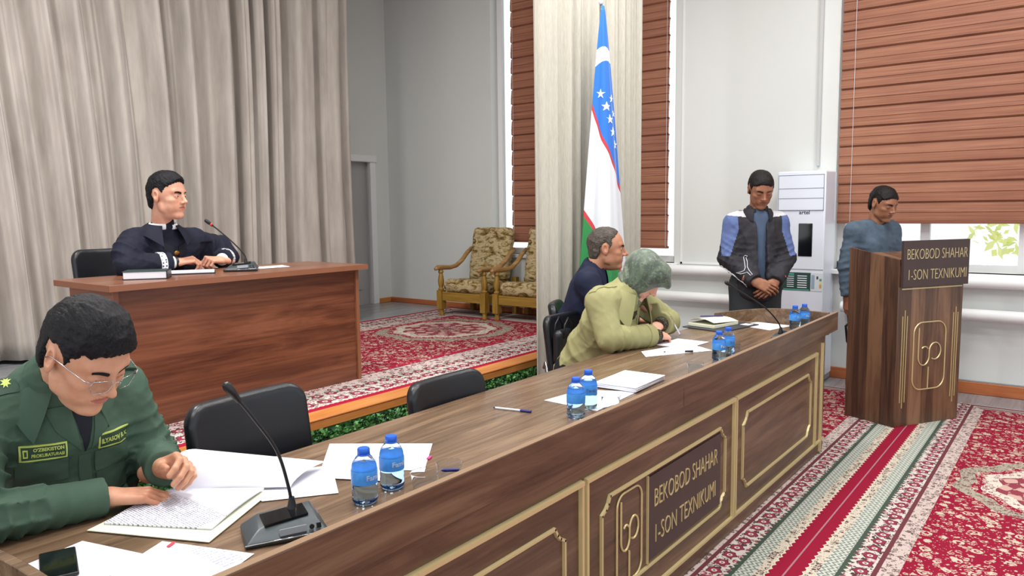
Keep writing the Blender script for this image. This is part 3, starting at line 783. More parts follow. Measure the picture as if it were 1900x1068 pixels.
blind('wide reddish-brown slatted blind over the large window at right', XW-.005, -.95, 1.775, 1.40, 4.2)
blind('narrow brown slatted blind right of the pale front curtain', XW+.06, 3.43, 3.97, 1.14, 4.2)
blind('narrow dark brown slatted blind left of the pale front curtain, behind the armchairs', XS+.06, 4.27, 5.05, 1.20, 4.3)
# heating pipes along the hall wall
for (a, b, lab) in ((-1.2, 1.70, 'below the large window'), (2.20, 3.9, 'behind the seated woman')):
    t = empty('heating_register', (XW-.09, (a+b)/2, .66), 0, 'white two-tube heating register on the wall '+lab, 'radiator'); hy = (b-a)/2
    for z in (0, .265):
        mb = MB(); mb.tube([(0, -hy, z), (0, hy, z)], .048, 18); mb.build('tube', MT['wall_white'], t, smooth=True, angle=.8)
    for y_ in (hy-.35, -hy+.3): MB().box(-.02, .02, y_, y_+.04, .03, .235).build('riser', MT['wall_white'], t); MB().box(.03, .086, y_, y_+.04, -.03, .29).build('bracket', MT['wall_white'], t)
# ------------------------------------------------------------------ rugs
def ornament(m, x, y, s):
    """curling motif mask, cell size s"""
    v = m.new('ShaderNodeCombineXYZ'); m.link(x, v.inputs[0]); m.link(y, v.inputs[1])
    nz = m.noise(v.outputs[0], 2.6/s, 2, .5); d = m.voro(v.outputs[0], 1/s, .75)
    ring = bet(d+(nz-.5)*.35, .23, .375)*nz.gt(.41); dot = (d+(nz-.5)*.2).lt(.12)
    d2 = m.voro(v.outputs[0], 2.3/s, 1.0); leaf = d2.lt(.23)*nz.lt(.53)
    return ring.mx(dot).mx(leaf)
def dense(m, x, y, s): return ornament(m, x, y, s).mx(ornament(m, x+.37, y+.21, s*.62))
def rug_mat(name, Yc, Xend, X0, med, mode):
    m = M(name, .95, 0, .1); x, y, z = m.xyz()
    RED, CREAM, GREEN, GREY, BROWN, WHITE, PINK = '#8c1933', '#c2b4a2', '#5a635a', '#a9aca2', '#6a3a40', '#d8d2cc', '#b76b78'
    if mode == 'hall': e0 = (y-Yc).abs(); e1 = (x*-1+Xend)*1.0+.26; e = e0.mn(e1); along = x
    else:
        e = (y-Yc).mn((x*-1+Xend).mn((y*-1+Yc+2.44)))
        along = x
    field = m.mix(ornament(m, x, y, .07).mx(ornament(m, x+.4, y+.2, .04)*.75), RED, CREAM)
    # medallion with rings
    dx, dy = x-med[0], y-med[1]; r = (dx*dx+dy*dy).sqrt(); th = dy.atan2(dx); k = med[2]
    scal = r+((th*9).sin()*.02)
    rc = m.mix(dense(m, x, y, .035), '#a39d8d', '#6f4446'); rc = m.mix(scal.lt(k*.84), rc, m.mix(dense(m, x, y, .05), RED, '#c2b3a4'))
    rc = m.mix(scal.lt(k*.74), rc, m.mix(ornament(m, x, y, .032), '#cfc7ba', '#83404c'))
    pet = ((th*12).sin()+(r*(38/k)).sin()*.8+ornament(m, x, y, .03)*.8).gt(.3); rc = m.mix(scal.lt(k*.60), rc, m.mix(pet, '#8a3e4a', '#c4a298')); rc = m.mix(scal.lt(k*.22), rc, m.mix(dense(m, x, y, .035), '#7d3a44', '#c9bcae'))
    field = m.mix(scal.lt(k), field, rc)
    n_fine = ornament(m, along, e, .055); n_mid = ornament(m, along, e, .085); saw = (along*(1/.06)).fract()
    zz = ((along*(1/.036)).fract()-.5).abs()*2
    floral = m.mix(dense(m, along, e, .055), '#cdc4bd', '#4f3d3c'); floral = m.mix(ornament(m, along+.03, e, .045)*.9, floral, '#9a3c4e')
    def rosette(e0, p, ph, base):
        fx = (along*(1/p)+ph).fract()-.5; fy = (e-e0)*(1/p); rr = (fx*fx+fy*fy).sqrt(); tt = fy.atan2(fx); pr_ = rr+(tt*5).sin()*.045
        o_ = m.mix(pr_.lt(.36), base, '#46383a'); o_ = m.mix(pr_.lt(.31), o_, '#8e3448'); o_ = m.mix(rr.lt(.14), o_, '#d2c9bf'); return m.mix(rr.lt(.06), o_, '#5a2c36')
    arc = (along*(PI/.045)).sin().abs()*.011
    if mode == 'hall':
        floral = rosette(.250, .088, 0, floral)
        c = m.mix(n_fine, '#7c8479', CREAM)                                    # base for grey ornament .30-.37
        c = m.mix(e.gt(.385+0), c, field) if False else c
        col = field
        col = m.mix(e.lt(.385), col, m.mix(dense(m, along, e, .045), '#c6b5ae', '#6f5a58'))
        col = m.mix(e.lt(.312), col, BROWN)
        col = m.mix(e.lt(.292), col, floral)
        col = m.mix((e+zz*.018).lt(.205), col, '#465248')
        zigz = bet(((e-.10)*(1/.024)+zz*.8).fract(), .0, .45)
        col = m.mix(e.lt(.172), col, m.mix(zigz, '#c4c6bc', '#79837a'))
        col = m.mix(e.lt(.108), col, m.mix(dense(m, along, e, .035), '#c9bfae', '#5d4a46'))
        col = m.mix((e-arc).lt(.060), col, '#d2c6b2'); col = m.mix((e-arc).lt(.053), col, RED)
        col = m.mix(bet(e, .0, .0035), col, '#a98088')
    else:
        col = field
        col = m.mix(e.lt(.56), col, m.mix(n_mid, '#a82440', CREAM)); col = m.mix(e.lt(.50), col, BROWN); col = m.mix(e.lt(.485), col, m.mix(dense(m, along, e, .06), '#c9b8b2', '#6d3a42'))
        col = m.mix(e.lt(.33), col, rosette(.27, .11, .5, m.mix(dense(m, along, e, .06), '#c4bdb4', '#50483e'))); col = m.mix(e.lt(.21), col, rosette(.135, .125, 0, floral))
        col = m.mix((e+zz*.012).lt(.075), col, '#c8c0b6'); col = m.mix((e+zz*.010).lt(.062), col, '#9c1c36')
    m.base(col); m.bump(m.noise(m.coord(), 300, 2), .35, .002); return m.mat
r1 = rug_mat('rug_hall', .938, 6.68, 0, (4.80, .02, .50), 'hall')
o = MB().box(-2.5, 6.68, -3.0, .9375, .001, .010).build('rug', r1); tag(o, 'crimson patterned rug with a round medallion on the hall floor at right', 'rug')
r1b = rug_mat('rug_hall_left', .938, 6.68, 0, (4.80, 1.86, .50), 'hall')
o = MB().box(-2.5, 6.68, .9385, 3.0, .001, .010).build('rug', r1b); tag(o, 'crimson patterned rug running under the long table front and the podium', 'rug')
r2_ = rug_mat('rug_stage', 3.42, 6.50, 0, (5.25, 4.82, .64), 'stage')
o = MB().box(-.2, 6.50, 3.42, 5.86, ZS+.001, ZS+.012).build('rug', r2_); tag(o, 'red rug with a large medallion on the raised stage', 'rug')
# stage edge trim, hedge of artificial leaves
struct(MB().box(-3, 6.9, YS-.015, YS+.135, ZS+.001, ZS+.016).build('trim_6', MT['pine'], bevel=.006), 'orange wooden nosing on the stage edge')
struct(MB().box(-3, 6.9, YS-.012, YS-.0005, ZS-.045, ZS+.001).build('trim_7', MT['pine'], bevel=.004), 'orange wooden board on the stage front')
rs = random.Random(4); mb = MB()
for i in range(26000):
    p = Vector((rs.uniform(1.3, 6.4), YS-.012-rs.random()**1.5*.08, rs.uniform(.04, .365)))
    a = Vector((rs.uniform(-1, 1), rs.uniform(-1, .2), rs.uniform(-.6, 1))).normalized(); b = a.cross(Vector((rs.uniform(-1, 1), rs.uniform(-1, 1), .3))).normalized(); s = rs.uniform(.010, .019)
    mb.add([p-a*s, p+b*s*.5, p+a*s, p-b*s*.5], [(0, 1, 2, 3)], rs.randrange(3))
o = mb.build('hedge', [plain('leaf_dark', '#173f1c', .5), plain('leaf_mid', '#2e6a2f', .5), plain('leaf_light', '#5f9a4e', .5)])
tag(o, 'dark green artificial leaf hedge along the stage front', 'hedge', kind='stuff')
struct(MB().box(-3, 6.9, YS-.010, YS-.0005, 0, ZS-.045).build('trim_8', plain('hedge_backing', '#1c3a1e', .8)), 'green backing board behind the leaves')
# ------------------------------------------------------------------ curtains
def curtain(name, path, z0, z1, amp, wl, mat, seed, n_per=14, lean=.0, label='', cat='curtain', flat=.0):
    rs = np.random.RandomState(seed); P = np.array(path, float); seg = np.linalg.norm(np.diff(P, axis=0), axis=1); S = np.concatenate([[0], np.cumsum(seg)]); L = S[-1]
    n = int(L/wl*n_per); s = np.linspace(0, L, n); nz = 26
    ph = np.cumsum(2*np.pi*(L/(n-1))/wl*(1+.55*np.interp(s, np.linspace(0, L, int(L/wl)+2), rs.uniform(-1, 1, int(L/wl)+2))))
    am = amp*np.interp(s, np.linspace(0, L, int(L/wl)+2), rs.uniform(.45, 1.25, int(L/wl)+2))
    w2 = np.interp(s, np.linspace(0, L, int(L/wl*1.5)+2), rs.uniform(-1, 1, int(L/wl*1.5)+2))
    mb = MB(); vs = []
    for j in range(nz):
        t = j/(nz-1); z = z1+(z0-z1)*t
        sh = .05*np.sin(3*t+s*1.3)*lean+lean*.10*t
        off = am*(1.0-.15*t)*np.sign(np.sin(ph))*np.abs(np.sin(ph+.5*t*w2))**.65+.35*amp*np.sin(ph*2.1+w2*2+t*1.3)
        ss = np.clip(s+sh, 0, L); x = np.interp(ss, S, P[:, 0]); y = np.interp(ss, S, P[:, 1])
        dx = np.gradient(x); dy = np.gradient(y); q = np.hypot(dx, dy)+1e-9; nx, ny = -dy/q, dx/q
        hem = .02*np.sin(ph*.5+w2)*(t > .97)
        for i in range(n): vs.append((x[i]+nx[i]*off[i], y[i]+ny[i]*off[i], z+(hem[i] if t > .97 else 0)))
    fs = [(j*n+i, j*n+i+1, (j+1)*n+i+1, (j+1)*n+i) for j in range(nz-1) for i in range(n-1)]
    mb.add(vs, fs); o = mb.build(name, mat, smooth=True); sol = o.modifiers.new('thick', 'SOLIDIFY'); sol.thickness = .004
    return tag(o, label, cat)
m = M('velvet_greige', .8, 0, .2); m.b.inputs['Sheen Weight'].default_value = .5; m.b.inputs['Sheen Roughness'].default_value = .4
n = m.noise(m.coord((3, 3, .6)), 3, 4, .6); m.base(m.ramp(n, [(.3, '#a39b93'), (.7, '#bdb6ae')])); MT['velvet'] = m.mat
m = M('cream_linen', .8, 0, .2); n = m.noise(m.coord((40, 40, 5)), 3, 3, .6); m.base(m.ramp(n, [(.3, (.45, .43, .36)), (.7, (.54, .52, .45))])); MT['linen'] = m.mat
curtain('stage_curtain', [(-1.6, 6.62), (1.0, 6.55), (2.6, 6.40), (4.2, 6.18), (5.0, 6.03), (5.26, 6.13)], ZS+.014, 4.5, .100, .215, MT['velvet'], 5, 20, 1.3, 'wide greige pleated curtain hanging behind the judge across the stage back')
curtain('side_curtain', [(4.36, 3.11), (4.8, 3.08), (5.4, 3.07), (5.93, 3.10)], .02, 4.45, .034, .15, MT['linen'], 11, 16, .15, 'pale cream pleated curtain hanging at the stage corner behind the flag')
# ------------------------------------------------------------------ logo of bent gold wire, text
def emblem_mb(mb, fr, w, h, r=.004):
    """rounded frame with an S-shaped line, on plane fr (x right, y up), centre at origin"""
    P = lambda x, y: fr @ Vector((x*w, y*h, r*.5))
    c = .5; k = .26; pts = []
    for (cx, cy, a0) in ((c-k*1.0, .5-k*w/h, 0), (-c+k, .5-k*w/h, 90), (-c+k, -.5+k*w/h, 180), (c-k, -.5+k*w/h, 270)):
        for i in range(7): a = math.radians(a0+i*15); pts.append(P(cx+k*math.cos(a), cy+k*w/h*math.sin(a)))
    mb.tube(pts, r, 6, closed=True)
    def arc(cx, cy, rx, ry, a0, a1, n=16): return [(cx+rx*math.cos(math.radians(a0+(a1-a0)*i/n)), cy+ry*math.sin(math.radians(a0+(a1-a0)*i/n))) for i in range(n+1)]
    line = [(-.34, .42), (-.34, .0)]+arc(-.17, -.01, .17, .13, 180, 350)+arc(.18, .06, .18, .125, 175, -120, 22)
    mb.tube([P(*p) for p in line], r, 6)
    mb.tube([P(*p) for p in arc(-.14, .085, .10, .05, 150, 20, 8)], r, 6)
    mb.tube([P(-.01, -.17), P(-.01, -.49)], r, 6)
# ------------------------------------------------------------------ long table
TX0, TX1, TYF, TYB, TZ, LZ = .52, 5.00, 1.27, 2.02, .77, .865
t = empty('presidium_table', ((TX0+TX1)/2, 1.6, 0), 0, 'long walnut-look meeting table with gold trim and a raised front ledge', 'table'); cx = (TX0+TX1)/2; cy = 1.6
W = lambda x, y, z=0: (x-cx, y-cy, z)
def bx(mb, x0, x1, y0, y1, z0, z1, mi=0): return mb.box(x0-cx, x1-cx, y0-cy, y1-cy, z0, z1, mi)
mb = MB(); bx(mb, TX0+.03, TX1+.02, TYF+.026, TYB, TZ-.028, TZ); mb.build('tabletop', MT['walnut'], t, bevel=.002)
mb = MB()
for a, b in ((TX0-.06, 2.755), (2.758, TX1+.08)): bx(mb, a, b, TYF-.022, TYF-.0005, LZ-.115, LZ)
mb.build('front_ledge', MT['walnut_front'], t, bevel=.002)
mb = MB(); bx(mb, TX0-.06, TX1+.08, TYF-.0215, TYF-.001, LZ, LZ+.002); mb.build('ledge_edge_band', MT['ledge_strip'], t)
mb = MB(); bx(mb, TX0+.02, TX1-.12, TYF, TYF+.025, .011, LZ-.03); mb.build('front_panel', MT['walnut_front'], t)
for x0, x1 in ((TX0+.02, TX0+.05), (TX1-.15, TX1-.12)):
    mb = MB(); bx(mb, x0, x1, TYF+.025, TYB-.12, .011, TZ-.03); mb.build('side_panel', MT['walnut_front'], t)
# arched end rims
for X, sg in ((TX1+.02, 1), (TX0-.0, -1)):
    mb = MB(); prof = [(TYF+.02-cy, TZ-.03)]+[(TYB+.045-cy-(TYB+.045-TYF-.02)*(1-i/16), (LZ+.005)*(1-i/16)+(TZ+.035)*(i/16)+.035*math.sin(PI*(i/16))) for i in range(17)]
    prof = [(TYF+.02-cy, TZ-.05)]+[(TYF+.02-cy+(TYB+.035-TYF-.02)*i/16, (LZ)*(1-i/16)+(TZ+.035)*(i/16)+.030*math.sin(PI*i/16)) for i in range(17)]+[(TYB+.035-cy, TZ-.05)]
    mb.prism([(p[0], p[1]) for p in prof], X-cx, X-cx+.022, 0); mb.build('end_rim', MT['walnut'], t, bevel=.002)
def gold_bar(mb, x0, z0, x1, z1, w=.014, d=.012, y=TYF):
    a = Vector((x0-cx, 0, z0)); b = Vector((x1-cx, 0, z1)); u = (b-a).normalized(); v = Vector((-u.z, 0, u.x))*w*.5
    yy0, yy1 = y-cy-d, y-cy; P = []
    for q in (a-u*w*.3, b+u*w*.3):
        for s, yv in ((-1, yy1), (-.7, yy0), (.7, yy0), (1, yy1)): p = q+v*s; P.append((p.x, yv, p.z))
    mb.add(P, [(0, 1, 2, 3), (7, 6, 5, 4), (0, 4, 5, 1), (1, 5, 6, 2), (2, 6, 7, 3), (3, 7, 4, 0)])
PAN = [(.70, 2.015), (2.045, 3.345), (3.37, 4.68)]
for i, (a, b) in enumerate(PAN):
    mb = MB(); gold_bar(mb, a, .655, b, .655, .020, .016); gold_bar(mb, b, .655, b, .10, .018, .014); gold_bar(mb, a, .655, a, .10, .018, .014)
    mb.build('panel_moulding', MT['gold'], t)
    a2, b2, z0, z1, k = a+.10, b-.10, .185, .555, .055; mb = MB()
    for (p, q) in (((a2+k, z1), (b2-k, z1)), ((b2, z1-k), (b2, z0+k)), ((b2-k, z0), (a2+k, z0)), ((a2, z0+k), (a2, z1-k))): gold_bar(mb, *p, *q, .012, .010)
    for (cx_, cz_, s1, s2) in ((b2, z1, -1, -1), (b2, z0, -1, 1), (a2, z0, 1, 1), (a2, z1, 1, -1)):
        pts = [(cx_+s1*k*(1-.75*math.sin(q*PI/8))+0*q, cz_+s2*k*(1-.75*math.cos(q*PI/8))) for q in range(5)]
        pts = [(cx_+s1*k, cz_), (cx_+s1*k*.75, cz_+s2*k*.45), (cx_+s1*k*.45, cz_+s2*k*.75), (cx_, cz_+s2*k)]
        for p, q in zip(pts, pts[1:]): gold_bar(mb, *p, *q, .012, .010)
    mb.build('inner_moulding', MT['gold'], t)
mb = MB(); gold_bar(mb, TX0+.03, .088, TX1-.13, .088, .016, .012); mb.build('base_moulding', MT['gold'], t)
mb = MB(); gold_bar(mb, 4.80, .70, 4.80, .03, .022, .014); mb.build('corner_moulding', MT['gold'], t)
mb = MB(); bx(mb, 2.49, 3.19, TYF-.006, TYF, .205, .535); pq = mb.build('name_plaque', MT['plaque'], t)
mb = MB(); fr = frame4(W(2.53, TYF-.006, .405), (1, 0, 0), (0, 0, 1)); text_mb(mb, 'BEKOBOD SHAHAR', .105, fr, .003, bold=-.0016, fit=.62)
fr = frame4(W(2.53, TYF-.006, .262), (1, 0, 0), (0, 0, 1)); mb.build('lettering', MT['gold'], pq); mb = MB(); text_mb(mb, '1-SON TEXNIKUMI', .105, fr, .003, bold=-.0016, fit=.60); mb.build('lettering', MT['gold'], pq)
mb = MB(); gold_bar(mb, 2.485, .54, 2.485, .20, .007, .008); emblem_mb(mb, frame4(W(2.345, TYF-.001, .362), (1, 0, 0), (0, 0, 1)), .185, .34, .0042); mb.build('emblem', MT['gold'], t)
# ------------------------------------------------------------------ judge's desk
t = empty('office_desk', (2.55, 4.1, ZS), 0, 'reddish-brown laminate desk standing on the stage before the curtain', 'desk')
D = lambda mb, x0, x1, y0, y1, z0, z1: mb.box(x0-2.6, x1-2.6, y0-4.1, y1-4.1, z0, z1)
z1 = .785
o = D(MB(), 1.765, 3.425, 3.775, 4.40, z1-.032, z1).build('desk_top', MT['desk_top'], t, bevel=.002)
mb = MB(); D(mb, 1.765-.002, 3.425+.002, 3.772, 3.775, z1-.032, z1-.001); D(mb, 1.762, 1.765, 3.775, 4.40, z1-.032, z1-.001); mb.build('edge_band', MT['desk_edge'], t)
D(MB(), 1.84, 3.375, 3.855, 3.873, .012, z1-.032).build('front_panel', MT['desk_red'], t)
D(MB(), 1.815, 1.84, 3.85, 4.34, .012, z1-.032).build('side_panel', MT['desk_red_y'], t); D(MB(), 3.375, 3.40, 3.85, 4.34, .012, z1-.032).build('side_panel', MT['desk_red_y'], t)
D(MB(), 1.812, 1.838, 3.842, 3.851, .012, z1-.032).build('corner_edge', MT['desk_edge'], t); D(MB(), 3.377, 3.403, 3.842, 3.851, .012, z1-.032).build('corner_edge', MT['desk_edge'], t)
# ------------------------------------------------------------------ podium
Mx, My = 5.645, 1.005; u = Vector((.8535, -.521, 0)); nb_ = Vector((.521, .8535, 0)); t = empty('podium', (Mx, My, 0.010), math.atan2(u.y, u.x), 'tall walnut-look lectern with gold emblem and lettering on its front', 'podium')
# local: x along the front (0..0.615), y back
pl = [(0, 0), (.615, 0), (.66, .39), (-.045, .39)]
def facet(p, q, z0, zp, zq, th, name, mat):
    p = Vector((*p, 0)); q = Vector((*q, 0)); d = (q-p).normalized(); n = Vector((-d.y, d.x, 0))*th
    mb = MB(); P = [p, q, q+n, p+n]; vs = [(a.x, a.y, z0) for a in P]+[(p.x, p.y, zp), (q.x, q.y, zq), ((q+n).x, (q+n).y, zq), ((p+n).x, (p+n).y, zp)]
    mb.add(vs, [(3, 2, 1, 0), (4, 5, 6, 7), (0, 1, 5, 4), (1, 2, 6, 5), (2, 3, 7, 6), (3, 0, 4, 7)]); return mb.build(name, mat, t, bevel=.0015)
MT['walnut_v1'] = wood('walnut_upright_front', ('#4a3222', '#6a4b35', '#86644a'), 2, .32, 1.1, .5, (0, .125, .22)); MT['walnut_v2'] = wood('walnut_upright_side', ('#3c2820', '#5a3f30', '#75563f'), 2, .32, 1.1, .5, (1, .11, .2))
facet(pl[0], pl[1], 0, 1.12, 1.12, .02, 'front_panel', MT['walnut_v1'])
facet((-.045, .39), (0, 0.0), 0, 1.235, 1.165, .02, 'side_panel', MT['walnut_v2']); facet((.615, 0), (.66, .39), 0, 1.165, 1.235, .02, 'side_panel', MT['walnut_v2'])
mb = MB(); mb.add([(.02, .03, 1.10), (.595, .03, 1.10), (.63, .39, 1.17), (-.015, .39, 1.17), (.02, .03, 1.12), (.595, .03, 1.12), (.63, .39, 1.19), (-.015, .39, 1.19)], [(3, 2, 1, 0), (4, 5, 6, 7), (0, 1, 5, 4), (1, 2, 6, 5), (2, 3, 7, 6), (3, 0, 4, 7)]); mb.build('reading_board', MT['walnut_v1'], t)
mb = MB(); mb.box(.012, .632, -.024, 0, .975, 1.292); pq = mb.build('name_board', MT['plaque'], t, bevel=.002)
mb = MB(); text_mb(mb, 'BEKOBOD SHAHAR', .104, frame4((.035, -.024, 1.165), (1, 0, 0), (0, 0, 1)), .002, bold=-.0018, fit=.575); mb.build('lettering', MT['gold'], pq); mb = MB(); text_mb(mb, '1-SON TEXNIKUMI', .104, frame4((.045, -.024, 1.025), (1, 0, 0), (0, 0, 1)), .002, bold=-.0018, fit=.56); mb.build('lettering', MT['gold'], pq)
mb = MB(); mb.box(.03, .60, -.004, 0, .958, .966); mb.build('gold_line', MT['gold'], t)
for x, a, b in ((.048, .20, .775), (.068, .16, .815), (.090, .20, .775), (.530, .20, .775), (.552, .16, .815), (.572, .20, .775)): MB().box(x-.0025, x+.0025, -.004, 0, a-.03, b).build('gold_stripe', MT['gold'], t)
mb = MB(); emblem_mb(mb, frame4((.308, -.001, .485), (1, 0, 0), (0, 0, 1)), .305, .475, .0045); mb.build('emblem', MT['gold'], t)
# ------------------------------------------------------------------ floor standing air conditioner
t = empty('air_conditioner', (6.92, 1.995, .010), 0, 'white floor-standing air conditioner with a dark display against the wall', 'air conditioner')
MB().box(-.17, .17, -.205, .205, .04, 1.835).build('cabinet', MT['white_plastic'], t, bevel=.012)
MB().box(-.16, .15, -.20, .20, 0, .045).build('base', MT['grey_plastic'], t)
mb = MB(); mb.box(-.176, -.168, -.190, .190, 1.50, 1.80); mb.build('outlet_panel', MT['white_plastic'], t, bevel=.003)
mb = MB(); 
for z in (1.60, 1.685): mb.box(-.179, -.174, -.188, .188, z, z+.004)
for (a, b, c, d) in ((-.192, .192, 1.498, 1.501), (-.192, .192, 1.80, 1.803)): mb.box(-.179, -.170, a, b, c, d)
for y in (-.192, .189): mb.box(-.179, -.170, y, y+.003, 1.498, 1.803)
mb.build('outlet_seams', MT['grey_plastic'], t)
MB().box(-.176, -.168, -.105, .012, 1.10, 1.385).build('display', MT['screen'], t, bevel=.004)
MB().box(-.173, -.169, -.2, .2, .985, .990).build('seam', MT['grey_plastic'], t)
mb = MB(); text_mb(mb, 'artel', .045, frame4((-.171, .012, 1.465), (0, -1, 0), (0, 0, 1)), .001, 0, 'LEFT', 1.1, bold=.0006); mb.build('logo', MT['logo_dark'], t)
mb = MB(); mb.box(-.173, -.170, -.10, .14, .80, .958); st = mb.build('energy_sticker', plain('sticker_green', '#24423c', .5), t)
mb = MB(); 
for i in range(6): mb.box(-.1745, -.1725, -.07, .01, .825+.02*i, .832+.02*i)
for i in range(6): mb.box(-.1745, -.1725, .04, .10, .83+.018*i, .835+.018*i)
mb.box(-.1745, -.1725, .04, .12, .935, .950, 1); mb.box(-.1745, -.1725, -.09, .13, .803, .812, 1)
mb.build('sticker_print', [MT['white_print'], plain('sticker_teal', '#4aa090', .5)], st)
mb = MB(); mb.box(-.173, -.170, -.198, -.102, .80, .958); st = mb.build('photo_sticker', plain('sticker_pale', '#cfd6da', .5), t)
mb = MB(); mb.box(-.1745, -.1725, -.165, -.150, .905, .93, 0); mb.box(-.1745, -.1725, -.193, -.175, .83, .86, 1); mb.box(-.1745, -.1725, -.193, -.175, .865, .885, 2); mb.box(-.1745, -.1725, -.193, -.175, .89, .91, 3); mb.box(-.1745, -.1725, -.135, -.108, .82, .94, 4); mb.build('sticker_print', [MT['logo_dark'], plain('sw_orange', '#c89a4a', .5), plain('sw_yellow', '#d8cf8a', .5), plain('sw_teal', '#4a8a90', .5), plain('sw_blue', '#8fa6b8', .5)], st)
mb = MB(); pts = [(-.0+.05*math.cos(a*.5), -.30-.06*math.sin(a*.5), .42+.09*math.cos(a*.5+.6)) for a in range(0, 10)]
o = MB().tube([(6.75, 1.46, .02), (6.72, 1.48, .25), (6.62, 1.55, .42), (6.60, 1.56, .55), (6.66, 1.50, .62), (6.78, 1.44, .60), (6.9, 1.42, .5)], .010, 8).build('cable', MT['black_plastic'], smooth=True); tag(o, 'thick black cable looping behind the podium by the wall', 'cable')
# ------------------------------------------------------------------ black conference chairs
def padded(c, size, rad, curve, name, parent, mat, tilt=0):
    """cushion slab: size (w,h,t); curve = horizontal wrap depth"""
    w, h, th = size; F = Field((-w/2-.03, -.12, -h/2-.03), (w/2+.03, .12, h/2+.03), .008)
    ax = [F.lo[i]+F.h*np.arange(F.n[i]) for i in range(3)]; x, y, z = np.meshgrid(*ax, indexing='ij')
    y2 = y-curve*(x/(w/2))**2*1.0+.02*(z/(h/2))**2*0
    q = (np.abs(x)-w/2+rad, np.abs(z)-h/2+rad); d2 = np.sqrt(np.maximum(q[0], 0)**2+np.maximum(q[1], 0)**2)+np.minimum(np.maximum(q[0], q[1]), 0)-rad
    e = (d2+.022, np.abs(y2)-th/2+.022); F.F = (np.sqrt(np.maximum(e[0], 0)**2+np.maximum(e[1], 0)**2)+np.minimum(np.maximum(e[0], e[1]), 0)-.022).astype(np.float32)
    A = np.eye(4); A[:3, :3] = rotX(tilt); A[:3, 3] = c
    return sdf_obj(name, [(*F.mesh(), A)], mat, parent)
def office_chair(loc, rz, label, group=None, h=.96, w=.47, tilt=-.14, backh=.40):
    """local: front = -y; back at y=+.2"""
    t = empty('conference_chair', loc, rz, label, 'chair', group)
    padded((0, .235, h-backh/2), (w, backh, .055), .07, -.035, 'backrest', t, MT['leather'], tilt)
    padded((0, 0, .475), (.47, .46, .075), .06, .0, 'seat', t, MT['leather'], 0) if False else None
    F = Field((-.27, -.27, .40), (.27, .27, .54), .01); F.add(rbox((0, 0, .47), (.235, .235, .04), .035), 0); sdf_obj('seat', [(*F.mesh(), None)], MT['leather'], t)
    for s in (-1, 1):
        MB().tube([(s*.22, .20, .44), (s*.215, .235, .60), (s*.205, .255, h-backh+.08)], .011, 8).build('back_support', MT['chrome'], t, smooth=True)
        MB().tube([(s*.22, -.20, .44), (s*.235, -.225, .0)], .011, 8).build('leg', MT['chrome'], t, smooth=True)
        MB().tube([(s*.22, .20, .44), (s*.235, .26, .0)], .011, 8).build('leg', MT['chrome'], t, smooth=True)
    return t
office_chair((1.42, 1.95, 0.014), .06, 'empty black leatherette chair beside the uniformed man, at the table', h=.935, w=.46)
office_chair((2.25, 1.83, 0.014), .02, 'empty black leatherette chair tucked at the middle of the long table', h=.855, w=.45)
office_chair((3.93, 2.35, 0.014), -.05, 'black leatherette chair under the woman in the trench coat', h=.88)
office_chair((4.36, 2.66, 0.014), .44, 'black leatherette chair under the man in the navy shirt', h=.90, w=.38)
office_chair((.83, 2.46, 0.014), 0, 'black leatherette chair under the man in the green uniform', h=.86)
office_chair((2.30, 4.74, ZS+.016), .08, 'black leatherette chair under the robed man behind the desk', h=.90, w=.50)
# black handbag hung on the woman's chair
t = empty('handbag', (3.78, 2.50, .71), .05, 'black leather handbag with thin straps hanging on the woman\'s chair back', 'bag')
F = Field((-.13, -.07, -.15), (.13, .07, .15), .008); F.add(rbox((0, 0, 0), (.085, .035, .11), .035), 0); sdf_obj('pouch', [(*F.mesh(), None)], MT['leather'], t)
for yy in (-.035, .03): MB().tube([(-.05, yy, .06), (-.04, yy, .14), (0, yy, .18), (.04, yy, .14), (.05, yy, .06)], .006, 7).build('strap', MT['leather'], t, smooth=True)
# ------------------------------------------------------------------ flag
t = empty('flag', (4.90, 2.90, 0.010), 0, 'furled blue, white and green state flag on a pole beside the pale curtain', 'flag')
MB().tube([(0, 0, 0.02), (0, 0, 3.02)], .011, 10).build('pole', MT['chrome'], t, smooth=True)
MB().lathe([(.0, 0), (.16, 0), (.16, .015), (.05, .05), (.02, .10), (0, .10)], 28).build('stand', MT['chrome'], t, smooth=True, angle=.6)
MB().lathe([(0, -.02), (.014, -.015), (.018, .0), (.008, .03), (0, .05)], 12, 0, None, (0, 0, 3.02)).build('finial', MT['white_plastic'], t, smooth=True)
m = M('flag_cloth', .38, 0, .5); uv = m.new('ShaderNodeTexCoord').outputs['UV']; U, V, _ = m.xyz(uv)
#   V: metres below the apex, U: -1..1 across
q = V-(U*.30)
RED_, BLU, WHT, GRN = '#c0303c', '#1a6fd0', '#d9dde2', '#1f7f3d'
col = m.ramp(q*.25, [(0, BLU), (.2500, RED_), (.2600, WHT), (.4400, RED_), (.4500, GRN)], 'CONSTANT')
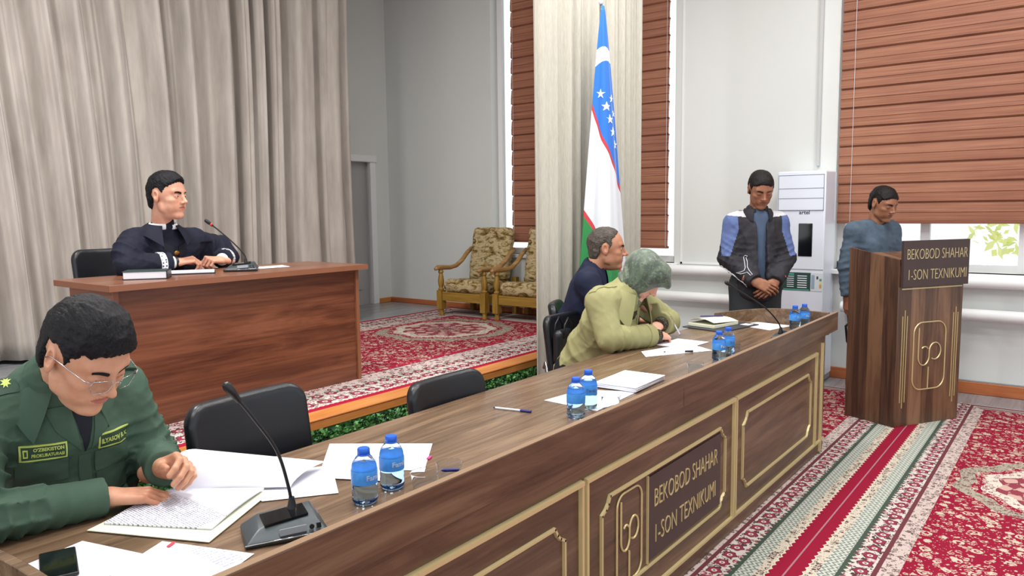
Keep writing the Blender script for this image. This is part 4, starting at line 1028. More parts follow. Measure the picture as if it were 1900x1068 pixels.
# crescent band near the top
dd1 = (U*U*.045+(V-.71)*(V-.71)).sqrt(); ring = ((U-.35)*(U-.35)*.10+(V-.82)*(V-.82)).sqrt(); ring2 = ((U-.6)*(U-.6)*.10+(V-.90)*(V-.90)).sqrt()
X_ = U*.12; c1 = (X_*X_+(V-.55)*(V-.55)).sqrt().lt(.26); c2 = ((X_-.035)*(X_-.035)+(V-.655)*(V-.655)).sqrt().gt(.265); col = m.mix(c1*c2, col, '#dfe5ee'); m.base(col); m.b.inputs['Sheen Weight'].default_value = .2; MT['flag'] = m.mat
NU, NV = 61, 70
def flag_pt(u, v):
    """u -1..1, v 0..1 -> local point"""
    z = 2.99-v*2.30; w = .012+.25*max(0, v)**.85; uu = u
    fold = .045*v*math.sin(uu*5.2+.6)+.02*v*math.sin(uu*11+1+v*2)
    dep = .12*v*max(0, 1-uu*uu)**.8+fold*.6
    xx = uu*w*.93; yy = uu*w*-.36
    return Vector((xx-.36*dep*.9-.01, yy-.93*dep*.9-.022, z))
mb = MB(); mb.grid(lambda a, b: flag_pt(a*2-1, b), NU, NV); fl = mb.build('cloth', MT['flag'], t, smooth=True)
uvl = fl.data.uv_layers.new(name='UVMap')
for lp in fl.data.loops:
    i, j = divmod(lp.vertex_index, NV); uvl.data[lp.index].uv = (i/(NU-1)*2-1, j/(NV-1)*2.30)
sd = fl.modifiers.new('thick', 'SOLIDIFY'); sd.thickness = .003; sd.offset = 1
def flag_at(u, zdrop, off=.006):
    v = zdrop/2.30; p = flag_pt(u, v); a = flag_pt(u+.01, v)-p; b = flag_pt(u, v+.005)-p; n = a.cross(b).normalized()
    if n.y > 0: n = -n
    return p+n*off, a.normalized(), -b.normalized(), n
for (u, zz, s) in ((-.40, .63, .036), (.02, .72, .036), (.28, .81, .036), (.53, .90, .036), (.74, .99, .032), (.62, .66, .030), (.80, .765, .024)):
    mb = MB(); vs = []
    c, a, b, n = flag_at(u, zz)
    vs.append(c)
    for k in range(10):
        r = s if k % 2 == 0 else s*.40; an = PI/2+k*PI/5; du, dz = r*math.cos(an), r*math.sin(an)
        w = .012+.25*(zz/2.3)**.85; vs.append(flag_at(u+du/w, zz-dz)[0])
    vs2 = [Vector(q)-n*.004 for q in vs]
    mb.add(vs+vs2, [(0, k+1, (k+1) % 10+1) for k in range(10)]+[(11+(k+1) % 10+1, 11+k+1, 11) for k in range(10)]+[(k+1, 11+k+1, 11+(k+1) % 10+1, (k+1) % 10+1) for k in range(10)]); mb.build('star', MT['white_print'], fl)
# ------------------------------------------------------------------ armchairs
def floral():
    m = M('floral_upholstery', .9, 0, .1); v = m.coord((1, 1, 2.2)); n = m.noise(v, 6.5, 5, .62, 1.8); n2 = m.noise(v, 16, 3, .6, 1)
    m.base(m.mix(n2.gt(.58)*.5, m.ramp(n, [(.34, '#4a3a26'), (.44, '#8a7440'), (.52, '#b8a67e'), (.62, '#c2b28e'), (.72, '#8f8340')]), '#5c4a30')); m.bump(n, .3, .004); return m.mat
MT['floral'] = floral()
def armchair(loc, rz, label):
    """local: faces -x, width along y"""
    t = empty('armchair', loc, rz, label, 'armchair', 'wooden armchairs on the stage')
    w = .30
    for s in (-1, 1):
        o = MB().box(-.035, .035, s*w-.035, s*w+.035, .07, .27).lathe([(.028, .27), (.034, .285), (.022, .30), (.030, .33), (.034, .37), (.026, .42), (.020, .45), (.030, .465), (.022, .49)], 16, 0, None, (0, s*w, 0)).lathe([(.026, .0), (.032, .02), (.022, .045), (.03, .07)], 14, 0, None, (0, s*w, 0)).build('front_leg', MT['oak'], t, smooth=True, angle=.7)
        MB().box(.50, .56, s*w-.028, s*w+.028, 0, .40).build('rear_leg', MT['oak'], t, bevel=.004)
        pts = [(-.09, s*w, .500), (-.05, s*w, .515), (.04, s*w, .512), (.15, s*w, .505), (.25, s*w, .52), (.35, s*w, .575), (.44, s*w, .655), (.52, s*w, .70)]
        MB().tube(pts, [.016, .027, .026, .024, .024, .024, .024, .022], 10).build('armrest', MT['oak_arm'], t, smooth=True)
        MB().box(.02, .54, s*w-.02, s*w+.02, .16, .245).build('side_rail', MT['oak'], t, bevel=.004)
    MB().box(-.018, .018, -w+.03, w-.03, .16, .255).build('front_rail', MT['oak_x'], t, bevel=.004)
    MB().box(.50, .54, -w+.03, w-.03, .16, .245).build('rear_rail', MT['oak_x'], t)
    F = Field((-.10, -.36, .20), (.60, .36, .46), .011); F.add(rbox((.25, 0, .31), (.28, .265, .070), .06, rotY(.06)), 0); F.noise(wr(3, .09, .008), .03); sdf_obj('seat_cushion', [(*F.mesh(), None)], MT['floral'], t)
    F = Field((.25, -.36, .30), (.72, .36, .98), .011); F.add(rbox((.50, 0, .64), (.070, .265, .29), .06, rotY(.20)), 0); F.noise(wr(8, .10, .012), .03); sdf_obj('back_cushion', [(*F.mesh(), None)], MT['floral'], t)
    return t
armchair((5.95, 5.20, ZS+.012), 0, 'wooden armchair with floral cushions on the stage, the left one seen whole')
armchair((5.98, 4.46, ZS+.012), 0, 'wooden armchair with floral cushions half hidden by the pale curtain')
# ------------------------------------------------------------------ bottles
def bottle_proto():
    t = empty('water_bottle', (0, 0, 0)); R_ = .0345
    prof = [(0, .002), (.026, 0), (.032, .006), (R_, .014), (.0335, .022), (R_, .030), (.0335, .038), (R_, .046), (.0335, .053), (R_, .058), (R_, .096), (.0335, .101), (.033, .108), (.029, .120), (.021, .132), (.0145, .139), (.0135, .150)]
    MB().lathe(prof, 32).build('bottle_body', MT['pet'], t, smooth=True, angle=1.2)
    MB().lathe([(0, .004)]+[(r-.0022, z+.001) for r, z in prof[1:13]]+[(.0, .1215)], 28).build('water', MT['water'], t, smooth=True, angle=1.2)
    MB().lathe([(R_+.0004, .059), (R_+.0006, .060), (R_+.0006, .095), (R_+.0004, .096)], 32).build('label_band', MT['bottle_label'], t, smooth=True, angle=1.2) if True else None
    MB().lathe([(0.0155, .1395), (.0165, .141), (.0165, .154), (.0150, .157), (0, .157)], 28).build('cap', MT['blue_cap'], t, smooth=True, angle=.7)
    MB().lathe([(.0165, .1365), (.0172, .1372), (.0172, .1392), (.0165, .1398)], 24).build('cap_ring', MT['blue_cap'], t, smooth=True, angle=.7)
    mb = MB(); 
    def wrap(v): a = (v.x)/R_; return Vector((math.sin(a)*(R_+.0012), -math.cos(a)*(R_+.0012), v.y))
    text_mb(mb, 'Family', .020, Matrix.Identity(4), .0002, 0, 'CENTER', 1.0, lambda v: wrap(v+Vector((0, .073, 0))), .0005); mb.build('brand_lettering', MT['white_print'], t)
    return t
lab = {0: 'nearer small water bottle in the pair beside the table microphone', 1: 'farther small water bottle in the pair beside the table microphone',
       2: 'left small water bottle of the pair before the paper stack', 3: 'right small water bottle of the pair before the paper stack',
       4: 'front water bottle of the pair near the writing woman', 5: 'rear water bottle of the pair near the writing woman',
       6: 'left water bottle of the pair at the far end of the table', 7: 'right water bottle of the pair at the far end of the table'}
BP = [(1.300, 1.492, .9), (1.418, 1.512, .75), (2.325, 1.482, 1.8), (2.462, 1.512, .25), (3.625, 1.455, .55), (3.765, 1.462, .6), (4.835, 1.445, .6), (4.945, 1.420, .5)]
bp = bottle_proto()
for i, (x, y, a) in enumerate(BP):
    o = bp if i == 0 else copy_tree(bp); o.location = (x, y, TZ+.0015); o.rotation_euler.z = a-.75; o.scale = (1, 1, .95); tag(o, lab[i], 'bottle', 'blue-capped water bottles on the long table')
# cups
def cup_proto():
    mb = MB(); mb.lathe([(.0, .002), (.028, .0), (.030, .002), (.038, .053), (.0395, .055), (.0375, .0545), (.0288, .004), (0, .0045)], 32); o = mb.build('drinking_glass', MT['cup'], smooth=True, angle=.9); return o
cp = cup_proto(); CL = ['clear empty tumbler nearest the two bottles by the microphone', 'clear tumbler with a blue pen cap seen in it, next along the ledge', 'clear tumbler on the sheet before the paper stack', 'clear tumbler between the paper stack and the writing woman', 'clear tumbler just beyond the middle pair of bottles']
for i, (x, y) in enumerate([(1.450, 1.418), (1.550, 1.415), (2.494, 1.432), (3.250, 1.417), (3.821, 1.451)]):
    o = cp if i == 0 else cp.copy()
    if i: COL.objects.link(o)
    o.location = (x, y, TZ+.001); tag(o, CL[i], 'glass', 'clear tumblers on the long table')
# ------------------------------------------------------------------ gooseneck microphones
def mic(loc, rz, label, neck, s=1.0, red=False, basez=True):
    t = empty('gooseneck_microphone', loc, rz, label, 'microphone')
    if basez:
        mb = MB(); a, b, c = .095*s, .075*s, .045*s
        vs = [(-a, -b*.75, 0), (a, -b, 0), (a*1.05, b*.8, 0), (-a*.9, b, 0), (-a*1.0, -b*.80, .010*s), (a*1.02, -b*1.03, .014*s), (a*1.07, b*.82, .014*s), (-a*.9, b, .012*s), (-a*.62, -b*.35, .030*s), (a*.80, -b*.72, .042*s), (a*.85, b*.6, .052*s), (-a*.5, b*.75, .040*s)]
        mb.add(vs, [(3, 2, 1, 0), (0, 1, 5, 4), (1, 2, 6, 5), (2, 3, 7, 6), (3, 0, 4, 7), (4, 5, 9, 8), (5, 6, 10, 9), (6, 7, 11, 10), (7, 4, 8, 11), (8, 9, 10, 11)])
        mb.build('base', MT['grey_dark'], t, bevel=.004*s, seg=3)
        mb = MB(); mb.tube([vs[4], vs[5], vs[6]], .0022*s, 6); mb.build('chrome_edge', MT['chrome'], t, smooth=True)
        M_ = Matrix(((1, 0, 0, 0), (0, 1, 0, 0), (0, 0, 1, 0), (0, 0, 0, 1)))
        fr = frame4((a*.30, -b*.885, .028*s), (1, -.1, .05), (0, .25, 1)); 
        MB().box(-.045*s, .018*s, -.008*s, .008*s, -.002, .002, 0, fr).build('front_slot', MT['grey_plastic'], t, bevel=.001)
        MB().lathe([(0, 0), (.006*s, 0), (.006*s, .003), (0, .003)], 14, 0, fr @ Matrix.Translation((.030*s, 0, 0))).build('jack', MT['black_plastic'], t)
        MB().box(.041*s, .052*s, -.006*s, .006*s, -.001, .003, 0, fr).build('button', MT['black_plastic'], t)
        mb = MB(); fr2 = frame4((0.0, 0, .0445*s), (1, 0, .09), (0, 1, .06)); mb.box(-.045*s, .06*s, -.03*s, .035*s, -.003, .001, 0, fr2); mb.build('top_plate', MT['screen'], t)
    n0 = Vector(neck[0]); MB().lathe([(.014, 0), (.010, .012), (.007, .03), (0, .03)], 14, 0, Matrix.Translation(n0)).build('neck_socket', MT['black_plastic'], t, smooth=True, angle=.7)
    P = [Vector(p) for p in neck]; C = []
    for i in range(len(P)-1):
        p0, p1, p2, p3 = P[max(i-1, 0)], P[i], P[i+1], P[min(i+2, len(P)-1)]
        for k in range(6):
            q = k/6; C.append(.5*((2*p1)+(p2-p0)*q+(2*p0-5*p1+4*p2-p3)*q*q+(3*p1-p0-3*p2+p3)*q**3))
    C.append(P[-1]); MB().tube(C, .0042, 8).build('gooseneck', MT['black_plastic'], t, smooth=True)
    d = (P[-1]-P[-2]).normalized(); R_ = d.to_track_quat('Z', 'Y').to_matrix().to_4x4(); A_ = Matrix.Translation(P[-1]) @ R_
    MB().lathe([(0, -.012), (.0065, -.010), (.0075, .0), (.009, .012), (.0095, .014), (.0105, .020), (.011, .036), (.008, .046), (0, .049)], 16, 0, A_).build('capsule', MT['black_plastic'], t, smooth=True, angle=.9)
    if red: MB().lathe([(.0080, -.002), (.0098, 0), (.0098, .008), (.0085, .010)], 16, 0, A_).build('light_ring', MT['red_glow'], t, smooth=True)
    return t
MT['grey_dark'] = plain('mic_grey', '#3f464a', .38, .3)
mic((1.052, 1.512, TZ+.001), -.42, 'grey table microphone with a long curved neck on the table before the officer', [(.032, .025, .045), (.026, .024, .10), (.0, .018, .20), (-.055, .0, .295), (-.088, -.008, .345)], .98)
mic((2.60, 4.03, ZS+.787), -.62, 'grey table microphone with a red ring on the judge\'s desk', [(.03, .03, .040), (.025, .035, .09), (-.03, .03, .16), (-.11, .02, .24), (-.150, .015, .275)], 1.0, True)
mic((4.45, 1.39, TZ+.001), 0, 'dark gooseneck microphone rising behind the ledge near the far end', [(.0, .02, .035), (-.01, .03, .09), (-.13, .07, .19), (-.29, .15, .29), (-.37, .185, .335)], .75)
# ------------------------------------------------------------------ papers and stationery
def sheet(name, pts, mat, label, cat='paper', z=TZ, th=.0006, group=None, parent=None, curl=0, n=8):
    c = sum((Vector((*p, 0)) for p in pts), Vector())/4; 
    P = [Vector((*p, 0))-c for p in pts]
    def fn(u, v): p = (P[0]*(1-u)+P[1]*u)*(1-v)+(P[3]*(1-u)+P[2]*u)*v; return Vector((p.x, p.y, th+curl*(2*u-1)**4))
    mb = MB(); mb.grid(fn, n, 3, 0, None, th)
    o = mb.build(name, mat); o.location = (c.x, c.y, z)
    return tag(o, label, cat, group)
MT['page_text'] = page('printed_page', 'x'); MT['hand_notes'] = page('handwritten_page', 'x', .013, base='#e6e7f0', ink='#8a8a9c', lo=(.045, .10), rows=(-.09, .06))
sheet('paper_sheet', [(.60, 1.83), (.745, 1.86), (.80, 1.66), (.655, 1.60)], MT['paper'], 'blank white sheet under the phone at the near table corner')
sheet('paper_sheet', [(.855, 1.70), (.945, 1.465), (.775, 1.40), (.70, 1.63)], MT['hand_notes'], 'white sheet with faint handwriting at the bottom edge of the picture', z=TZ+.0012)
# open document: lower page block and curled page being turned
t = empty('document_folder', (.95, 1.80, TZ), 0, 'open printed document on cream folder in front of the uniformed man', 'document')
P = lambda x, y, z=0: Vector((x-.95, y-1.80, z))
def quad(mb, a, b, c, d, th, n=14, zf=None):
    def fn(u, v): p = (a*(1-u)+b*u)*(1-v)+(d*(1-u)+c*u)*v; return p+Vector((0, 0, zf(u, v) if zf else 0))
    mb.grid(fn, n, n, 0, None, th)
mb = MB(); quad(mb, P(.775, 1.905, .003), P(1.03, 2.0, .003), P(1.20, 1.76, .003), P(.915, 1.60, .003), .002); mb.build('folder_cover', MT['paper_cream'], t)
MT['page_dense'] = page('dense_page', 'y', .0062, base='#dcdde8', ink='#50505e', lo=(-.115, .135), rows=(-.145, .065))
mb = MB(); quad(mb, P(.815, 1.905, .006), P(1.035, 1.985, .010), P(1.185, 1.775, .010), P(.955, 1.655, .006), .004, 14, lambda u, v: .012*math.sin(PI*u)*.5); mb.build('printed_page', MT['page_dense'], t, smooth=True, angle=.8)
mb = MB()
def turn(u, v):
    base = P(1.035, 1.985)*(1-v)+P(1.24, 1.74)*v; lift = Vector((.07, .05, 0)); h_ = math.sin(PI*min(1, u*.95)*.55)*(.115-.075*v)
    return base+Vector((.16, .06, 0))*(u**1.6)*(.55+.55*v)+Vector((-.02*math.sin(PI*u)*(1-v), -.01, .010+h_*(1-u*u*.25)-.02*u*v))
mb.grid(turn, 18, 14, 0, None, .0012); mb.build('turned_page', MT['paper'], t, smooth=True, angle=1)
mb = MB(); mb.box(-.012, .012, -.004, .004, .0045, .006, 0, Matrix.Translation(P(.855, 1.66)) @ Matrix.Rotation(.5, 4, 'Z')); mb.build('index_flag', plain('red_flag', '#e03a4c', .5), t)
sheet('paper_sheet', [(1.20, 1.93), (1.44, 1.80), (1.30, 1.60), (1.14, 1.72)], MT['paper'], 'loose white sheet between the turned page and the printed sheets', z=TZ+.0018)
MT['page_b'] = page('typed_sheet', 'x', .0085, base='#e8e9f1', ink='#74747f', lo=(-.10, .10), rows=(-.09, .07))
sheet('paper_sheet', [(1.345, 1.735), (1.54, 1.91), (1.68, 1.74), (1.44, 1.555)], MT['page_b'], 'typed white sheet beside the pair of bottles near the microphone', z=TZ+.003)
sheet('paper_sheet', [(1.575, 1.975), (1.775, 1.695), (1.57, 1.535), (1.40, 1.80)], MT['paper'], 'white sheet with pink flags partly under the typed sheet', z=TZ+.0008)
o = MB().box(-.012, .012, -.005, .005, 0, .004).build('sticky_flag', MT['pink']); o.location = (1.66, 1.60, TZ+.002); o.rotation_euler.z = .4; tag(o, 'small bright pink sticky flag on the white sheets', 'sticky note')
def stack(c, rz, w, d, h, n, label, seed):
    mb = MB(); rs = random.Random(seed)
    for i in range(n): 
        dx, dy, a = rs.uniform(-.004, .004), rs.uniform(-.004, .004), rs.uniform(-.02, .02)
        mb.box(-w/2, w/2, -d/2, d/2, i*h/n+.0004, (i+1)*h/n, 0, Matrix.Translation((dx, dy, 0)) @ Matrix.Rotation(a, 4, 'Z'))
    o = mb.build('paper_stack', MT['paper']); o.location = c; o.rotation_euler.z = rz; return tag(o, label, 'paper')
stack((2.915, 1.575, TZ+.002), .05, .29, .20, .022, 7, 'thick stack of white paper beside the middle bottles', 2)
sheet('paper_sheet', [(2.46, 1.72), (2.70, 1.69), (2.80, 1.48), (2.44, 1.46)], MT['paper'], 'white sheet lying under the middle pair of bottles', z=TZ)
sheet('paper_sheet', [(3.62, 1.89), (3.99, 1.78), (3.86, 1.585), (3.50, 1.80)], MT['paper'], 'white sheet under the writing woman\'s forearm')
sheet('paper_sheet', [(3.83, 1.92), (4.10, 1.90), (4.09, 1.70), (3.84, 1.72)], MT['paper'], 'white sheet the woman in the headscarf is writing on', z=TZ+.0015)
sheet('paper_sheet', [(4.80, 1.80), (5.00, 1.74), (4.96, 1.50), (4.70, 1.56)], MT['paper'], 'white sheet at the far end of the table before the microphone')
# pens
def pen(c, rz, cols, label, L=.14, tilt=0, z=TZ):
    t = empty('ballpoint_pen', (c[0], c[1], z+.0055), rz, label, 'pen'); t.rotation_euler.y = tilt
    MB().tube([(-L/2+.008, 0, 0), (L/2-.045, 0, 0)], .004, 10).build('barrel', cols[0], t, smooth=True, angle=.8); MB().tube([(L/2-.045, 0, 0), (L/2, 0, 0)], .0052, 10).build('cap', cols[1], t, smooth=True, angle=.8)
    MB().tube([(-L/2, 0, 0), (-L/2+.008, 0, 0)], [.002, .0042], 10).build('tip', cols[1], t, smooth=True, angle=.8)
    return t
pen((2.258, 1.73), -1.35, (MT['white_plastic'], MT['pen_blue']), 'white ballpoint pen with a blue cap lying alone on the table', .16)
pen((3.70, 1.71), -.85, (MT['white_plastic'], MT['black_plastic']), 'white pen with a black cap on the woman\'s papers', .16, z=TZ+.002)
pen((1.555, 1.418), -.9, (MT['pen_blue'], MT['pen_blue']), 'blue pen cap lying inside the second tumbler', .05, z=TZ+.028)
o = pen((4.075, 1.905), .5, (MT['white_plastic'], MT['chrome']), 'white pen held in the writing woman\'s hand', .14, z=TZ+.075); o.rotation_euler = (0, -1.0, 2.7)
# phone
t = empty('smartphone', (.655, 1.765, TZ+.0022), -.35, 'black smartphone lying on the white sheet at the bottom left', 'phone')
MB().box(-.036, .036, -.075, .075, 0, .008).build('case', MT['black_plastic'], t, bevel=.003, seg=3); MB().box(-.033, .033, -.071, .071, .008, .0088).build('screen', MT['screen'], t)
# notebook with pen, dark folder
t = empty('folder', (4.70, 1.87, TZ+.001), -.20, 'dark grey folder lying under the open notebook', 'folder'); MB().box(-.22, .20, -.15, .15, 0, .007).build('cover', plain('folder_grey', '#3a3d44', .5), t, bevel=.002); MB().box(.10, .17, -.13, -.07, .007, .0075).build('label_card', MT['paper'], t)
t = empty('notebook', (4.66, 1.915, TZ+.0085), -.22, 'open cream-paged notebook with a blue pen on it, at the far table half', 'notebook')
MB().box(-.13, .14, -.10, .10, 0, .022).build('page_block', MT['paper_cream'], t, bevel=.004); 
mb = MB(); mb.grid(lambda u, v: (-.13+.27*u, -.10+.2*v, .024+.020*math.sin(PI*v)**1.0+.014*(1-u)), 10, 10, 0, None, .002); mb.build('open_page', MT['paper_cream'], t, smooth=True, angle=1)
pen((4.66, 1.925), -.9, (MT['pen_blue'], MT['pen_blue']), 'dark blue pen lying on the open notebook', .15, z=TZ+.062)
# judge's desk things
ZD = ZS+.785
t = empty('book', (2.035, 4.03, ZD+.001), -.62, 'thick law book with a dark cover lying at the left of the judge\'s desk', 'book')
MB().box(-.105, .105, -.078, .078, .003, .040).build('pages', MT['paper'], t, bevel=.002); MB().box(-.11, .11, -.082, .082, .040, .0435).build('cover', plain('book_cover', '#1c3434', .5), t, bevel=.001)
MB().box(-.11, .11, -.082, .082, 0, .003).build('back_cover', MT['black_plastic'], t); MB().box(.105, .11, -.082, .082, 0, .0435).build('spine', MT['black_plastic'], t)
t = empty('notebook', (2.35, 4.14, ZD+.001), -.55, 'open notebook under the judge\'s hands', 'notebook'); MB().box(-.13, .13, -.09, .09, 0, .005).build('cover', MT['black_plastic'], t); MB().box(-.125, .125, -.085, .085, .005, .013).build('page_block', MT['paper'], t, bevel=.001)
sheet('paper_sheet', [(2.80, 4.22), (3.03, 4.22), (2.97, 4.05), (2.76, 4.07)], MT['paper'], 'white sheet on the judge\'s desk right of the microphone', z=ZD)
# ------------------------------------------------------------------ the five people
REL = [(.30, .40, .25)]*4
def mkJ(**k): return {a: tuple(b) for a, b in k.items()}
# --- officer in the green uniform
def officer():
    r = empty('person', (.83, 2.40, 0), -PI/2, 'man in a green uniform and glasses reading papers at the long table', 'person')
    J = mkJ(pelvis=(0, 0, .56), waist=(.09, .05, .73), chest=(.15, .045, .915), neck=(.215, .012, 1.10), head=(.37, .02, 1.185),
            shR=(.17, -.185, 1.03), shL=(.17, .185, 1.035), elR=(.37, -.24, .83), elL=(.22, .26, .82), wrR=(.415, .03, .815), wrL=(.42, .185, .845),
            hipR=(.05, -.1, .54), hipL=(.05, .1, .54), knR=(.46, -.13, .53), knL=(.46, .13, .53), anR=(.44, -.13, .10), anL=(.44, .13, .10), toR=(.58, -.14, .045), toL=(.58, .14, .045))
    H = dict(yaw=.26, pitch=.60, roll=.0, s=1.10, fat=.005, h=.0021, lids=.25, gaze_p=.3)
    info = person(r, J, H, (MT['skin_a'], MT['lip_a']), None, (dict(style='short', top=.030, side=.0045, back=.009, fringe=.010, h=.0022, seed=3), 'hair_black'),
                  dict(R=dict(curl=[(.35, .75, .4)]*4, dir=(.50, .85, -.12), back=(.1, .1, 1), thumb=(.45, .3), h=.0021),
                       L=dict(curl=[(.55, .9, .5), (.65, .95, .5), (.7, 1., .5), (.75, 1., .5)], dir=(.85, .10, .30), back=(-.15, .75, .65), thumb=(.35, .25), h=.0021)))
    F = Field((-.20, -.42, .50), (.52, .42, 1.20), .0052)
    R = torso(F, J, 1.06, 1.0, .035)
    F.add(cap((.15, 0, 1.0), (.235, 0, 1.115), .085, .074), .03)       # collar stand
    F.add(cap(A3(*J['neck'])-R@A3(.01, 0, .0), info['hc']-info['Rh']@A3(.03, 0, .03), .066, .058), .004, 's')
    F.noise(wr(11, .075, .011), .03); F.noise(wr(5, .032, .0035), .02)
    PT, QT = F.mesh()
    arms(F, J, (.074, .063, .048), .045, .004, .050)
    for s in 'RL':
        F.noise(limb_folds(J['sh'+s], J['el'+s], .075, 3.0, .015, 4+ord(s), .80, .55), .03)
        F.noise(limb_folds(J['el'+s], J['wr'+s], .065, 3.2, .014, 14+ord(s), .15, .55), .03)
    P, Q = F.mesh(); jk = sdf_obj('uniform_jacket', [(P, Q, None)], MT['green_cloth'], r); bv = bvh_of(PT, QT); bva = bvh_of(P, Q)
    # dark undershirt in the open neck
    G = Field((.0, -.14, .85), (.40, .14, 1.2), .006); G.add(cap((.18, 0, .93), (.235, 0, 1.10), .088, .068), 0); G.noise(wr(3, .04, .003), .03)
    # collar, lapels
    def P3(f, y, z): return Vector(R@A3(f, y, z)+A3(*J['chest']))
    mb = MB(); collar(mb, A3(*J['neck'])+R@A3(-.004, 0, -.030), R[:, 0]*.96+np.array([0, 0, -.15]), R[:, 2], .070, .118, .064, -.012, .48, .60, .055, 44, .004, 0, 1.1)
    mb.build('collar', MT['green_cloth'], r, smooth=True, angle=1.0)
    dd = R@A3(-1, 0, -.15)
    mb = MB()
    patch(mb, bv, [P3(.2, .012, .05), P3(.2, .070, .115), P3(.2, .095, .18), P3(.2, .035, .185)], dd, .004, 10, 10, puff=.004)
    patch(mb, bv, [P3(.2, -.012, .05), P3(.2, -.035, .185), P3(.2, -.095, .18), P3(.2, -.070, .115)], dd, .004, 10, 10, puff=.004)
    mb.build('lapel', MT['green_cloth'], r, smooth=True, angle=1.0)
    mb = MB(); patch(mb, bv, [P3(.2, .0, .045), P3(.2, .032, .182), P3(.2, -.032, .182), P3(.2, -.004, .045)], dd, .0015, 10, 10)
    mb.build('undershirt', MT['dark_shirt'], r, smooth=True, angle=1.0)
    mb = MB(); patch(mb, bv, [P3(.2, -.018, -.30), P3(.2, .014, -.30), P3(.2, .014, .035), P3(.2, -.018, .035)], dd, .0028, 4, 24)
    mb.build('placket', MT['green_cloth'], r, smooth=True, angle=1.0)
    for s in (-1, 1):
        y0, y1 = (.026, .122) if s > 0 else (-.155, -.048)
        mb = MB(); patch(mb, bv, [P3(.2, y0, -.10), P3(.2, y1, -.10), P3(.2, y1, .025), P3(.2, y0, .025)], dd, .003, 12, 12, puff=.003)
        p = mb.build('chest_pocket', MT['green_cloth'], r, smooth=True, angle=1.0)
        mb = MB(); patch(mb, bv, [P3(.2, y0-.003, -.020), P3(.2, y1+.003, -.020), P3(.2, y1+.003, .037), P3(.2, y0-.003, .037)], dd, .006, 12, 8, puff=.003)
        f = mb.build('pocket_flap', MT['green_cloth'], r, smooth=True, angle=1.0)
        tl = [(P3(.2, y0+.005, .043), P3(.2, y1+.0, .043), P3(.2, y1+.0, .087), P3(.2, y0+.005, .087))][0]
        mb = MB(); patch(mb, bv, tl, dd, .0045, 14, 6, 0); 
        a, b, c, d_ = tl; ins = lambda u, v: (a*(1-u)+b*u)*(1-v)+(d_*(1-u)+c*u)*v
        patch(mb, bv, [ins(.04, .10), ins(.96, .10), ins(.96, .90), ins(.04, .90)], dd, .0052, 14, 6, 1)
        pr = proj_fn(bv, dd, .0062); right = (b-a).normalized(); upw = (d_-a).normalized()
        # image text runs from the wearer's right to left
        if s < 0:
            t0 = a+right*.028+upw*.027; text_mb(mb, "O'ZBEKISTON", .0130, frame4(t0, right, upw), .0002, 0, 'LEFT', .86, pr, .0005, .066)
            t0 = a+right*.024+upw*.011; text_mb(mb, "PROKURATURASI", .0125, frame4(t0, right, upw), .0002, 0, 'LEFT', .78, pr, .0005, .070)
            patch(mb, bv, [ins(.07, .25), ins(.17, .25), ins(.17, .75), ins(.07, .75)], dd, .006, 5, 5, 0)
            patch(mb, bv, [ins(.095, .35), ins(.145, .35), ins(.145, .65), ins(.095, .65)], dd, .0066, 5, 5, 1)
        else:
            t0 = a+right*.006+upw*.015; text_mb(mb, "ILYASOV R.X.", .0185, frame4(t0, right, upw), .0002, 0, 'LEFT', .86, pr, .0006, .080)
        mb.build('name_patch', [MT['tag_lime'], MT['tag_dark']], r, smooth=False)
    # shoulder boards with two stars on the visible one
    for s in (-1, 1):
        sh = A3(*J['shR' if s < 0 else 'shL']); nk = A3(*J['neck']); o1 = sh+(nk-sh)*.50; 
        def q(t, w, z=.12): p = sh+(o1-sh)*t; return Vector((p[0]+w+.030, p[1]*(1.04), p[2]+z))
        mb = MB(); patch(mb, bva, [q(-.28, -.032), q(-.28, .032), q(1, .026), q(1, -.026)], (0, 0, -1), .005, 8, 10, 0)
        e = mb.build('shoulder_board', MT['green_dark'], r, smooth=True, angle=1.0)
        mb = MB(); prj = proj_fn(bva, (0, 0, -1), .0075)
        for t in (.35, .80):
            c = q(t, 0); vs = [prj(c)]+[prj(c+Vector(((.013 if k % 2 == 0 else .006)*math.cos(k*PI/8), (.013 if k % 2 == 0 else .006)*math.sin(k*PI/8), 0))) for k in range(16)]
            mb.add(vs, [(0, k+1, (k+1) % 16+1) for k in range(16)])
        st = mb.build('star', MT['tag_lime'], e)
    # glasses
    Mh = Matrix(info['Mh']); g = empty('glasses', (0, 0, 0)); g.parent = r; g['label'] = 'thin silver half-rim glasses'
    mb = MB(); hx = .116
    for s in (-1, 1):
        pts = [(hx, s*.010, .006), (hx-.002, s*.012, -.014), (hx-.004, s*.022, -.022), (hx-.008, s*.048, -.020), (hx-.013, s*.058, -.004), (hx-.011, s*.056, .014), (hx-.002, s*.014, .014)]
        mb.tube([Mh @ Vector(p) for p in pts], .0011, 6, closed=True)
        mb.tube([Mh @ Vector(p) for p in [(hx-.011, s*.058, .012), (hx-.02, s*.070, .012), (.05, s*.078, .012), (.0, s*.085, .012), (-.02, s*.084, -.004)]], .0013, 6)
    mb.tube([Mh @ Vector(p) for p in [(hx, -.011, .008), (hx+.003, 0, .011), (hx, .011, .008)]], .0012, 6)
    mb.build('frame', MT['chrome'], g, smooth=True)
